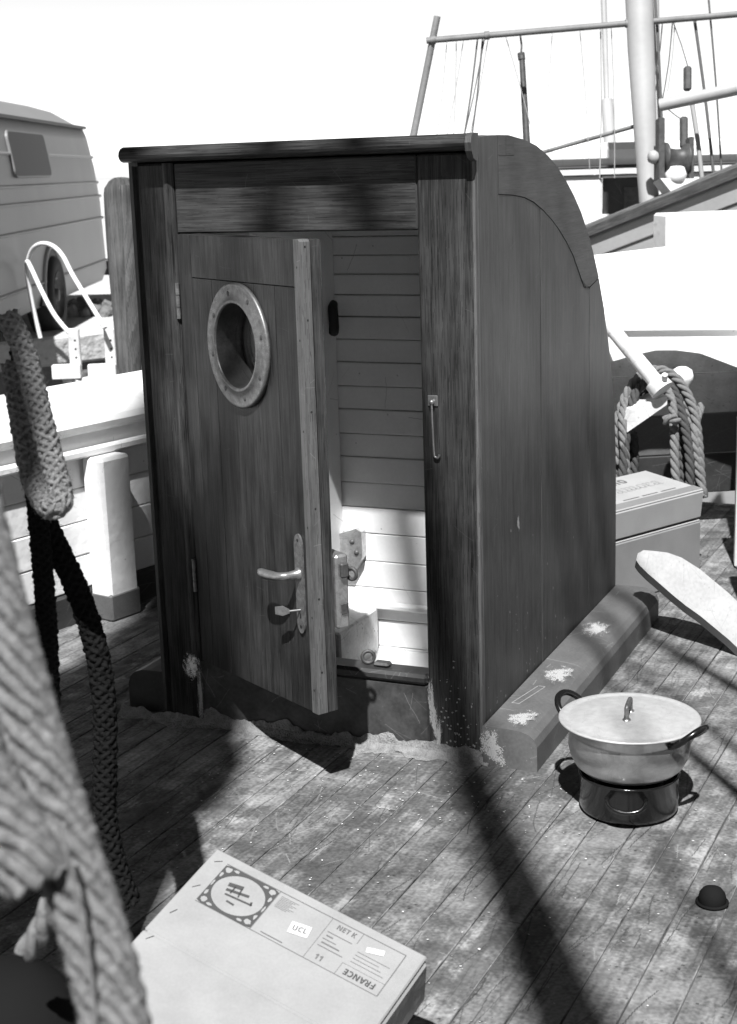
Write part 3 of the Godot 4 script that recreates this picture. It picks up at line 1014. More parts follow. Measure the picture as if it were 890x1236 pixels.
# ---------------------------------------------------------------- the door
func make_door(t: Node) -> void:
	var d := Node3D.new()
	d.name = "door"
	t.add_child(d)
	d.position = Vector3(DX, 0, 0.002)
	d.rotation.y = -0.578
	d.set_meta("label", "half open boarded door with a brass porthole")
	var W := 0.68
	var bot = func(x: float) -> float: return 0.206 + 0.030 * x / W
	var top := 1.468
	var hc = Vector2(0.342, 1.181)
	var circle = PackedVector2Array()
	for k in 48: circle.append(hc + Vector2(cos(TAU * k / 48), sin(TAU * k / 48)) * 0.118)
	# boards between the stiles; front face at z = 0, thickness towards -z
	var seams = [0.0, 0.075, 0.195, 0.305, 0.43, 0.54, 0.649]
	var names = ["stile", "board", "board", "board", "board", "stile"]
	var rail := 1.350
	for i in seams.size() - 1:
		var a = seams[i] + 0.0008; var b = seams[i + 1] - 0.0008
		var y1 = top if names[i] == "stile" and i == 0 else rail - 0.001
		if i == 5: y1 = rail - 0.001
		var r = PackedVector2Array([Vector2(a, bot.call(a)), Vector2(b, bot.call(b)), Vector2(b, y1), Vector2(a, y1)])
		for piece in Geometry2D.clip_polygons(r, circle):
			var s = mb()
			prism(s, piece, -0.045, -0.0004 * (i % 3))
			build(s, names[i], M[["door_b", "door_a", "door_c"][i % 3]], d)
	var s = mb()
	slab(s, Vector3(0.0765, rail + 0.001, -0.045), Vector3(0.649, top, -0.001), 0.0008, 1)
	build(s, "top_rail", M.door_a, d)
	# edge strips at the free side, in two halves with a rebate between
	s = mb()
	prism(s, PackedVector2Array([Vector2(0.650, bot.call(0.65)), Vector2(W, bot.call(W)), Vector2(W, top - 0.006), Vector2(W - 0.006, top), Vector2(0.650, top)]), -0.026, 0.004)
	build(s, "edge_strip", M.edge, d)
	s = mb()
	prism(s, PackedVector2Array([Vector2(0.619, bot.call(0.62)), Vector2(W - 0.002, bot.call(W)), Vector2(W - 0.002, top - 0.002), Vector2(0.619, top - 0.002)]), -0.058, -0.030)
	build(s, "edge_strip", M.varnish_b, d)
	for y in [0.30, 0.50, 0.74, 0.99, 1.22, 1.40]:
		s = mb()
		disc(s, Vector3(0.664 + rng.randf_range(-0.006, 0.006), y, 0.0048), Vector3(0, 0, 1), 0.0032, 8)
		build(s, "nail_head", M.black, d)
		s = mb()
		disc(s, Vector3(W + 0.0006, y + 0.05, -0.012), Vector3(1, 0, 0), 0.003, 8)
		build(s, "nail_head", M.black, d)
	# porthole: flange, deep sleeve, inner ring, glass
	var px = Transform3D(Basis(Vector3.RIGHT, PI / 2), Vector3(hc.x, hc.y, 0))    # lathe axis (y) -> +z
	s = mb(); XF = px
	lathe(s, [Vector2(0.1155, 0.0), Vector2(0.168, 0.0005), Vector2(0.168, 0.009), Vector2(0.163, 0.013), Vector2(0.158, 0.0115), Vector2(0.127, 0.0115), Vector2(0.123, 0.017), Vector2(0.1165, 0.018), Vector2(0.1135, 0.014), Vector2(0.1135, 0.0)], 56)
	var pr = build(s, "porthole_flange", M.brass, d)
	s = mb(); XF = px
	lathe(s, [Vector2(0.1135, 0.012), Vector2(0.109, -0.03), Vector2(0.107, -0.075)], 56)
	build(s, "porthole_sleeve", M.sleeve, d)
	s = mb(); XF = px
	lathe(s, [Vector2(0.107, -0.066), Vector2(0.092, -0.066), Vector2(0.088, -0.072), Vector2(0.088, -0.082), Vector2(0.125, -0.082), Vector2(0.125, -0.05), Vector2(0.107, -0.046)], 48)
	build(s, "porthole_inner_ring", M.sleeve, d)
	s = mb(); XF = px
	lathe(s, [Vector2(0.0, -0.070), Vector2(0.092, -0.070)], 40)
	build(s, "porthole_glass", M.glass, d)
	for k in 8:
		s = mb()
		var a = TAU * (k + 0.3) / 8
		XF = Transform3D(Basis(Vector3.RIGHT, PI / 2), Vector3(hc.x + cos(a) * 0.142, hc.y + sin(a) * 0.142, 0.0115))
		lathe(s, [Vector2(0, 0.0022), Vector2(0.005, 0.0016), Vector2(0.0075, 0.0)], 10)
		XF = Transform3D.IDENTITY
		build(s, "flange_screw", M.dark_steel, d)
	# lever handle on a long plate
	s = mb()
	var plate = PackedVector2Array()
	for k in 21: plate.append(Vector2(0.612, 0.680) + Vector2(cos(PI * k / 20) * 0.020, sin(PI * k / 20) * 0.034))
	for k in 21: plate.append(Vector2(0.612, 0.478) + Vector2(-cos(PI * k / 20) * 0.020, -sin(PI * k / 20) * 0.034))
	prism(s, plate, 0.0, 0.0055)
	var pl = build(s, "lock_plate", M.brass, d)
	s = mb()
	XF = Transform3D(Basis(Vector3.RIGHT, PI / 2), Vector3(0.610, 0.606, 0.005))
	lathe(s, [Vector2(0.0165, 0.0), Vector2(0.0165, 0.004), Vector2(0.012, 0.008), Vector2(0.0105, 0.03)], 20)
	XF = Transform3D.IDENTITY
	tube(s, smooth_path([Vector3(0.610, 0.606, 0.018), Vector3(0.607, 0.606, 0.044), Vector3(0.590, 0.604, 0.058), Vector3(0.555, 0.601, 0.062), Vector3(0.522, 0.598, 0.061), Vector3(0.503, 0.600, 0.060), Vector3(0.494, 0.602, 0.060)], 0.006), [0.010, 0.0105, 0.011, 0.011, 0.012, 0.0125, 0.013, 0.0132, 0.0130, 0.0115, 0.004], 12)
	build(s, "handle", M.bright_brass, d)
	s = mb()
	rod(s, Vector3(0.612, 0.508, 0.004), Vector3(0.600, 0.508, 0.036), 0.003, 0.003, 8)
	XF = Transform3D(Basis(Vector3.UP, 0.25) * Basis(Vector3(0, 0, 1), 0.12), Vector3(0.598, 0.508, 0.036))
	prism(s, PackedVector2Array([Vector2(0.006, 0.005), Vector2(-0.018, 0.013), Vector2(-0.046, 0.009), Vector2(-0.048, -0.011), Vector2(-0.02, -0.014), Vector2(0.006, -0.006)]), -0.0014, 0.0014)
	XF = Transform3D.IDENTITY
	build(s, "key", M.bright_brass, d)
	s = mb()
	for y in [0.697, 0.462]: disc(s, Vector3(0.612, y, 0.0062), Vector3(0, 0, 1), 0.005, 10)
	slab(s, Vector3(0.609, 0.485, 0.0050), Vector3(0.615, 0.499, 0.0062), 0.0)
	build(s, "screw_heads", M.black, d)
	# rim lock on the inner face
	s = mb()
	slab(s, Vector3(W - 0.12, 0.46, -0.098), Vector3(W + 0.012, 0.66, -0.060), 0.006)
	var lk = build(s, "rim_lock", M.steel, d)
	s = mb()
	slab(s, Vector3(W + 0.0122, 0.60, -0.092), Vector3(W + 0.026, 0.64, -0.068), 0.004)
	build(s, "lock_bolt", M.dark_steel, d)
	s = mb()
	slab(s, Vector3(W + 0.0122, 0.50, -0.090), Vector3(W + 0.017, 0.53, -0.070), 0.002)
	build(s, "lock_bolt", M.dark_steel, d)
	s = mb()
	XF = Transform3D(Basis(Vector3.UP, 0.4), Vector3(W + 0.015, 0.605, -0.105))
	var rp := PackedVector3Array()
	for k in 17: rp.append(Vector3(cos(TAU * k / 16) * 0.015, sin(TAU * k / 16) * 0.015, 0))
	tube(s, rp, 0.005, 8, false, true)
	XF = Transform3D.IDENTITY
	build(s, "lock_ring", M.dark_steel, d)
	# two hinges
	for y in [0.42, 1.23]:
		s = mb()
		for k in 3:
			rod(s, Vector3(-0.004, y + k * 0.034 + 0.001, 0.006), Vector3(-0.004, y + k * 0.034 + 0.033, 0.006), 0.0062, 0.0062, 10)
		build(s, "hinge", M.brass, d)

# ---------------------------------------------------------------- on the quay
func quay_things() -> void:
	van()
	# boarding ladder: two bent tube rails over the quay's edge
	var D := 10.3
	var t = thing("quay_ladder", "white tubular ladder rails with block brackets on the quay edge", "ladder", at(95, 470, D))
	var off = -t.position
	var P = func(x: float, y: float, d: float) -> Vector3: return at(x, y, d) + off
	var st = mb()
	tube(st, smooth_path([P.call(84, 402, D), P.call(66, 380, D + 0.1), P.call(50, 350, D + 0.25), P.call(38, 324, D + 0.35), P.call(33, 316, D + 0.5), P.call(33, 330, D + 0.7), P.call(40, 370, D + 0.8), P.call(49, 408, D + 0.85)], 0.05), 0.017, 8)
	build(st, "hand_rail", M.white, t)
	st = mb()
	tube(st, smooth_path([P.call(127, 396, D), P.call(108, 365, D + 0.1), P.call(88, 332, D + 0.25), P.call(76, 309, D + 0.35), P.call(64, 297, D + 0.45), P.call(51, 294, D + 0.55), P.call(39, 301, D + 0.7), P.call(33, 318, D + 0.8)], 0.05), 0.017, 8)
	build(st, "hand_rail", M.white, t)
	for x in [88, 131]:
		var w = 5.5 if x == 88 else 5.0
		var dd = D + (0.0 if x == 88 else 0.15)
		st = mb()
		var a = P.call(x + 1, 400, dd); var b = P.call(x + 3, 490, dd)
		XF = Transform3D(Basis(Vector3.UP, 0.2), Vector3.ZERO)
		XF = Transform3D(Basis(Vector3.UP, 0.5), a)
		slab(st, Vector3(-0.038, -0.70, -0.03), Vector3(0.038, 0.02, 0.03), 0.006)
		build(st, "stile", M.white_old, t)
		st = mb()
		slab(st, Vector3(-0.16, -0.32, 0.031), Vector3(0.036, -0.22, 0.10), 0.006)
		build(st, "bracket", M.white, t)
		XF = Transform3D.IDENTITY
		st = mb()
		for k in 3:
			disc(st, a + Basis(Vector3.UP, 0.5) * Vector3(0.008, -0.06 - k * 0.06, 0.0312), Basis(Vector3.UP, 0.5) * Vector3(0, 0, 1), 0.008, 8)
		build(st, "bolt_holes", M.black, t)
	for k in 2:
		st = mb()
		rod(st, P.call(91, 461 + k * 36, D), P.call(134, 453 + k * 35, D + 0.15), 0.022, 0.022, 8)
		build(st, "rung", M.white_old, t)
	# leaning weathered mooring pile
	st = mb()
	var dq = 9.0
	var a = at(158, 470, dq); var top = at(147, 228, dq)
	var ax = (top - a).normalized()
	var rt = Vector3(CB.x.x, 0, CB.x.z).normalized()
	rt = (rt - ax * rt.dot(ax)).normalized()
	var pts = smooth_path([a - ax * 1.4, a, a.lerp(top, 0.4), a.lerp(top, 0.8), top, top + ax * 0.045, top + ax * 0.06], 0.05)
	var radii := []
	var total = (a - ax * 1.4).distance_to(top + ax * 0.06)
	for p in pts:
		var f = (p - (a - ax * 1.4)).dot(ax) / total
		radii.append(lerpf(0.055, 0.112, smoothstep(0.35, 0.95, f)) * (1.0 if f < 0.965 else sqrt(maxf(0.15, 1.0 - pow((f - 0.965) / 0.04, 2.0)))))
	tube(st, pts, radii, 14)
	tag(build(st, "mooring_pile", M.pile), "weathered grey timber pile with rounded top leaning beside the dark hut", "pile")
	# low heap of rope and rubble on the quay behind the van's wheel
	st = mb()
	for i in 26:
		var c = on_y(rng.randf_range(85, 135), rng.randf_range(371, 384), QY)
		XF = Transform3D(Basis.from_euler(Vector3(rng.randf() * 3, rng.randf() * 3, rng.randf() * 3)), c + Vector3(0, 0.03, 0))
		slab(st, -Vector3(rng.randf_range(0.03, 0.1), 0.03, 0.05), Vector3(rng.randf_range(0.03, 0.1), 0.04, 0.05), 0.02)
	XF = Transform3D.IDENTITY
	var rb = build(st, "rubble_heap", M.quay_wall)
	rb.set_meta("kind", "stuff")
	tag(rb, "low heap of stones on the quay right of the van's wheel", "rubble")

func van() -> void:
	var fh = Vector3(-0.405, 0, -0.914).normalized()
	var rt = Vector3(0.914, 0, -0.405).normalized()
	var rear = CAM + fh * 15.2 - rt * 2.55
	rear.y = QY
	var t = thing("van", "grey panel van with ribbed side, parked on the quay at the left", "van", rear)
	# local frame: x = towards its front (nearer to us), y up, z = out of the visible side
	t.basis = Basis(-fh, Vector3.UP, rt)
	if t.basis.determinant() < 0: t.basis = Basis(-fh, Vector3.UP, rt)
	var L := 5.2
	var prof = [Vector2(-0.05, 0.22), Vector2(0.0, 0.34), Vector2(0.0, 1.0), Vector2(-0.02, 1.32), Vector2(-0.06, 1.60), Vector2(-0.09, 1.695)]
	var roof = []
	for k in 9:
		var a = k / 8.0
		roof.append(Vector2(lerpf(-0.12, -1.78, a), 1.70 + 0.25 * pow(sin(PI * a), 0.6)))
	var other = []
	for i in prof.size(): other.append(Vector2(-1.9 - prof[prof.size() - 1 - i].x, prof[prof.size() - 1 - i].y))
	var ring = prof + roof + other
	var st = mb()
	st.set_smooth_group(1)
	var stations = [0.0, 0.06, 0.16, 0.4, 1.5, 3.0, 4.4, L]
	var rows := []
	for x in stations:
		var r := []
		for p in ring:
			var h = clampf((p.y - 0.3) / 1.5, 0.0, 1.0)
			var lean = 0.35 * pow(h, 1.4)                     # the tail leans forward
			var inset = 0.06 * maxf(0.0, 1.0 - x / 0.16)
			var zc = lerpf(p.x, -0.95, inset)
			var yy = p.y - (0.10 * maxf(0.0, 1.0 - x / 0.4) * smoothstep(1.70, 1.95, p.y))
			r.append(Vector3(x + lean * (1.0 - x / L), yy, zc))
		rows.append(r)
	# wheel arch: leave a hole by stopping the lower skirt round it
	for i in stations.size() - 1:
		for k in ring.size() - 1:
			var q = [rows[i][k], rows[i + 1][k], rows[i + 1][k + 1], rows[i][k + 1]]
			var out = ((q[0] + q[2]) / 2.0 - Vector3(2.6, 1.2, -0.95)); out.x = 0
			poly(st, q, out)
	st.set_smooth_group(-1)
	for e in [0, stations.size() - 1]:
		var c = Vector3(rows[e][0].x + (0.3 if e == 0 else 0.0), 1.1, -0.95)
		for k in ring.size():
			tri(st, c, rows[e][k], rows[e][(k + 1) % ring.size()], Vector3(-1 if e == 0 else 1, 0, 0))
	build(st, "body", M.van, t)
	# pressed ribs and the gutter along the side
	for y in [0.42, 0.84, 1.05, 1.18, 1.42]:
		var z = 0.0 if y < 1.1 else (-0.012 if y < 1.3 else -0.034)
		var h = clampf((y - 0.3) / 1.5, 0.0, 1.0)
		st = mb()
		slab(st, Vector3(0.1 + 0.35 * pow(h, 1.4), y - 0.014, z - 0.01), Vector3(L - 0.1, y + 0.014, z + 0.014), 0.010)
		build(st, "pressed_rib", M.van, t)
	st = mb()
	slab(st, Vector3(0.36, 1.685, -0.11), Vector3(L, 1.712, -0.068), 0.006)
	build(st, "gutter", M.dark_steel, t)
	st = mb()
	slab(st, Vector3(-0.10, 0.26, -1.85), Vector3(0.05, 0.40, 0.03), 0.03)
	build(st, "bumper", M.dark_steel, t)
	# window
	st = mb()
	var wy0 := 1.24
	var wy1 := 1.60
	var zt = Basis(Vector3.RIGHT, -0.15)
	XF = Transform3D(zt, Vector3(2.62, (wy0 + wy1) / 2, -0.022))
	var rr = PackedVector2Array()
	var fr = PackedVector2Array()
	for q in [[1, 1, 0], [-1, 1, 1], [-1, -1, 2], [1, -1, 3]]:
		for k in 6:
			var a = (q[2] + k / 5.0) * PI / 2
			var c = Vector2(1.2 if q[0] > 0 else 0.0, 0.11 * q[1])
			rr.append(c + Vector2(cos(a), sin(a)) * 0.055)
			fr.append(c + Vector2(cos(a), sin(a)) * 0.066)
	prism(st, fr, -0.03, 0.006)
	var wf = build(st, "window_frame", M.van, t)
	st = mb()
	prism(st, rr, -0.02, 0.009)
	build(st, "pane", M.van_glass, wf)
	XF = Transform3D.IDENTITY
	# rear wheel under its arch
	var wx := 2.82
	st = mb()
	for k in 16:
		var a0 = PI * k / 15.0 - 0.02
		var a1 = PI * (k + 1) / 15.0
	var arch = PackedVector2Array()
	for k in 25: arch.append(Vector2(wx + cos(PI * k / 24.0) * 0.40, 0.23 + sin(PI * k / 24.0) * 0.44))
	prism(st, arch, -0.25, 0.006)
	build(st, "wheel_arch", M.black, t)
	st = mb()
	var ap = PackedVector3Array()
	for k in 25: ap.append(Vector3(wx + cos(PI * k / 24.0) * 0.41, 0.24 + sin(PI * k / 24.0) * 0.45, 0.004))
	tube(st, ap, 0.022, 8)
	build(st, "arch_lip", M.hull_grey, t)
	st = mb()
	XF = Transform3D(Basis(Vector3.RIGHT, PI / 2), Vector3(wx, 0.29, -0.08))
	lathe(st, [Vector2(0.19, 0.12), Vector2(0.24, 0.135), Vector2(0.30, 0.125), Vector2(0.32, 0.10), Vector2(0.32, -0.08), Vector2(0.28, -0.1)], 32)
	var w = build(st, "wheel", M.tyre, t)
	st = mb()
	lathe(st, [Vector2(0.0, 0.125), Vector2(0.05, 0.12), Vector2(0.06, 0.08), Vector2(0.14, 0.075), Vector2(0.185, 0.10), Vector2(0.195, 0.128)], 28)
	XF = Transform3D.IDENTITY
	build(st, "rim", M.dark_steel, w)

# ---------------------------------------------------------------- the boat alongside
func neighbour() -> void:
	var D := 8.6
	var base = at(770, 330, D)
	var t = thing("fishing_boat", "white fishing boat with tubular gallows, mast and winch moored behind the hut", "boat", base)
	var P = func(x: float, y: float, d: float) -> Vector3: return at(x, y, d) - base
	var st: SurfaceTool
	# hull side: a sheet of planks with a heavy wooden rail above it
	var a = P.call(600, 330, D + 0.9); var b = P.call(812, 240, D - 0.3); var c = P.call(1120, 120, D - 2.0)
	var rail_pts = [P.call(640, 309, D + 0.7), P.call(900, 205, D - 0.6)]
	st = mb()
	var back = (CB * Vector3(0.15, 0, -1)); back.y = 0; back = back.normalized()
	for i in rail_pts.size() - 1:
		var p: Vector3 = rail_pts[i]; var q: Vector3 = rail_pts[i + 1]
		var dn = Vector3(0, -2.2, 0) - back * 0.0
		poly(st, [p, q, q + dn, p + dn], -back)
		poly(st, [p + back * 0.12, q + back * 0.12, q + dn + back * 0.12, p + dn + back * 0.12], back)
		poly(st, [p, q, q + back * 0.12, p + back * 0.12], Vector3.UP)
	build(st, "hull", M.hull_grey, t)
	st = mb()
	for i in rail_pts.size() - 1:
		var p: Vector3 = rail_pts[i]; var q: Vector3 = rail_pts[i + 1]
		var u = (q - p).normalized()
		XF = Transform3D(Basis(u, u.cross(back).normalized() * -1.0 if u.cross(back).y < 0 else u.cross(back).normalized(), back), p)
		slab(st, Vector3(-0.003, -0.03, -0.05), Vector3(p.distance_to(q) + 0.003, 0.045, 0.18), 0.012, 0)
	XF = Transform3D.IDENTITY
	build(st, "wooden_rail", M.rail_wood, t)
	st = mb()
	for dy in [-0.16, -0.33]:
		for i in rail_pts.size() - 1:
			rod(st, rail_pts[i] + Vector3(0, dy, 0) - back * 0.004, rail_pts[i + 1] + Vector3(0, dy, 0) - back * 0.004, 0.006, 0.006, 6)
	build(st, "plank_seam", M.rail_wood, t)
	# deckhouse with a dark window opening, white roof with a dark edge
	var hb = Basis(Vector3.UP, 0.30)
	var hd := 10.6
	var h0 = P.call(728, 259, hd)
	XF = Transform3D(hb, h0)
	st = mb()
	slab(st, Vector3(-0.62, -1.6, -1.3), Vector3(-0.006, 0.27, 0.0), 0.02)
	slab(st, Vector3(0.30, -1.6, -1.3), Vector3(1.4, 0.27, 0.0), 0.02)
	slab(st, Vector3(-0.006, -1.6, -1.3), Vector3(0.30, 0.0, -0.002), 0.004)
	slab(st, Vector3(-0.006, 0.255, -1.3), Vector3(0.30, 0.27, -0.002), 0.004)
	build(st, "deckhouse_wall", M.white, t)
	st = mb()
	slab(st, Vector3(0.0, 0.001, -0.10), Vector3(0.299, 0.254, -0.06), 0.002)
	var wn = build(st, "window", M.dark_paint, t)
	st = mb()
	slab(st, Vector3(0.15, 0.02, -0.058), Vector3(0.28, 0.19, -0.05), 0.003)
	build(st, "pane", M.dark_steel, wn)
	st = mb()
	slab(st, Vector3(-0.72, 0.32, -1.4), Vector3(1.5, 0.342, 0.06), 0.02)
	build(st, "roof_edge", M.dark_paint, t)
	st = mb()
	slab(st, Vector3(-0.74, 0.344, -1.42), Vector3(1.52, 0.50, 0.08), 0.05)
	build(st, "roof", M.white, t)
	XF = Transform3D.IDENTITY
	# gallows of tube
	st = mb()
	rod(st, P.call(528, 20, D), P.call(497, 175, D + 0.1), 0.020, 0.022)
	build(st, "gallows_leg", M.tube_grey, t)
	st = mb()
	rod(st, P.call(515, 49, D), P.call(905, 16, D), 0.018, 0.018)
	for x in [520, 585, 755]:
		var y = 49 - (x - 515) * 33.0 / 390.0
		rod(st, P.call(x, y, D - 0.002), P.call(x + 6, y - 0.5, D - 0.002), 0.024, 0.024)
	build(st, "gallows_crossbar", M.tube_grey, t)
	st = mb()
	rod(st, P.call(640, 188, D + 0.4), P.call(768, 152, D + 0.1), 0.012, 0.012)
	build(st, "stay_bar", M.tube_grey, t)
	# mast, tapering downwards towards its foot
	st = mb()
	tube(st, PackedVector3Array([P.call(762, -330, D), P.call(768, -100, D), P.call(774, 60, D), P.call(780, 180, D), P.call(785, 262, D)]), [0.085, 0.084, 0.078, 0.064, 0.056], 18)
	build(st, "mast", M.mast_paint, t)
	st = mb()
	tube(st, PackedVector3Array([P.call(781, -330, D + 0.2), P.call(788, 20, D + 0.2), P.call(794, 215, D + 0.2)]), [0.05, 0.04, 0.03], 12)
	build(st, "topmast", M.mast_paint, t)
	st = mb()
	rod(st, P.call(797, 127, D - 0.1), P.call(905, 104, D - 0.3), 0.036, 0.036, 14)
	build(st, "boom", M.mast_paint, t)
	# pale pole and dark pole further back
	st = mb()
	rod(st, P.call(727, -60, D + 3), P.call(733, 135, D + 3), 0.022, 0.022)
	rod(st, P.call(733, 120, D + 3), P.call(738, 200, D + 3), 0.045, 0.05)
	build(st, "aerial_pole", M.mast_paint, t)
	# winch on a bracket
	st = mb()
	slab(st, Vector3.ZERO, Vector3(0.001, 0.001, 0.001), 0.0)
	XF = Transform3D(CB * Basis(Vector3(0, 1, 0), 0.2), P.call(797, 190, D - 0.2))
	st = mb()
	slab(st, Vector3(-0.018, -0.13, -0.03), Vector3(0.018, 0.22, 0.03), 0.004)
	slab(st, Vector3(0.165, -0.13, -0.03), Vector3(0.195, 0.12, 0.03), 0.004)
	build(st, "winch_frame", M.dark_steel, t)
	st = mb()
	var w = XF
	XF = w * Transform3D(Basis(Vector3(0, 0, 1), -PI / 2), Vector3(0.02, 0.0, 0.0))
	lathe(st, [Vector2(0, 0.002), Vector2(0.085, 0.002), Vector2(0.085, 0.012), Vector2(0.055, 0.02), Vector2(0.05, 0.07), Vector2(0.055, 0.12), Vector2(0.085, 0.128), Vector2(0.085, 0.14), Vector2(0, 0.142)], 24)
	build(st, "winch_drum", M.dark_steel, t)
	st = mb()
	XF = w * Transform3D(Basis(Vector3(0, 0, 1), PI / 2), Vector3(-0.02, 0.0, 0.0))
	lathe(st, [Vector2(0, 0.05), Vector2(0.03, 0.045), Vector2(0.04, 0.02), Vector2(0.03, 0.0)], 18)
	build(st, "winch_hub", M.mast_paint, t)
	st = mb()
	XF = w * Transform3D(Basis.IDENTITY, Vector3(0, -0.15, 0))
	prism(st, PackedVector2Array([Vector2(-0.02, 0.02), Vector2(0.24, 0.03), Vector2(0.24, -0.09), Vector2(0.11, -0.13)]), -0.06, 0.05)
	build(st, "bracket", M.white_old, t)
	st = mb()
	XF = w * Transform3D(Basis.IDENTITY, Vector3(0.085, -0.10, 0.02))
	lathe(st, [Vector2(0, -0.05), Vector2(0.05, -0.04), Vector2(0.064, 0.0), Vector2(0.05, 0.04), Vector2(0, 0.05)], 20)
	build(st, "float", M.white, t)
	XF = Transform3D.IDENTITY
	st = mb()
	XF = Transform3D(CB, P.call(830, 95, D - 0.1))
	slab(st, Vector3(-0.022, -0.07, -0.02), Vector3(0.022, 0.07, 0.02), 0.01)
	build(st, "pulley_block", M.dark_steel, t)
	XF = Transform3D(CB, P.call(826, 160, D - 0.1))
	st = mb()
	slab(st, Vector3(-0.025, -0.09, -0.02), Vector3(0.02, 0.09, 0.02), 0.01)
	build(st, "pulley_block", M.dark_steel, t)
	XF = Transform3D.IDENTITY
	# rigging lines
	var lines = [[577, 44, 556, 190, 0.006, 0], [583, 44, 566, 190, 0.006, 0], [585, 47, 554, 190, 0.004, 0], [560, 46, 534, 190, 0.003, 1], [551, 47, 546, 190, 0.003, 1], [590, 43, 561, 190, 0.003, 1],
		[628, 41, 629, 66, 0.006, 0], [667, 37, 652, 200, 0.002, 1], [725, 33, 724, 215, 0.004, 1], [738, 33, 742, 215, 0.003, 1], [610, 42, 640, 150, 0.0025, 1], [700, 36, 712, 205, 0.0025, 1], [540, 46, 524, 190, 0.0025, 1],
		[788, -40, 800, 172, 0.008, 0], [800, 25, 791, 90, 0.004, 0], [812, 25, 800, 120, 0.004, 0], [812, 25, 831, 82, 0.003, 0], [838, 20, 862, 215, 0.009, 0], [804, 130, 826, 146, 0.004, 0], [815, 20, 806, 110, 0.003, 1], [834, 116, 848, 222, 0.014, 1], [852, -40, 872, 220, 0.006, 0]]
	for l in lines:
		st = mb()
		var p = P.call(l[0], l[1], D + 0.05); var q = P.call(l[2], l[3], D + 0.05)
		tube(st, smooth_path([p, p.lerp(q, 0.5) + Vector3(0.01, -0.01, 0.01), q], 0.2), l[4], 6)
		build(st, "rigging_line", M.rig if l[5] == 0 else M.rig_pale, t)
	st = mb()
	rod(st, P.call(630, 66, D + 0.3), P.call(637, 190, D + 0.3), 0.017, 0.022)
	rod(st, P.call(629, 64, D + 0.3), P.call(630, 72, D + 0.3), 0.022, 0.022)
	build(st, "flag_pole", M.dark_steel, t)

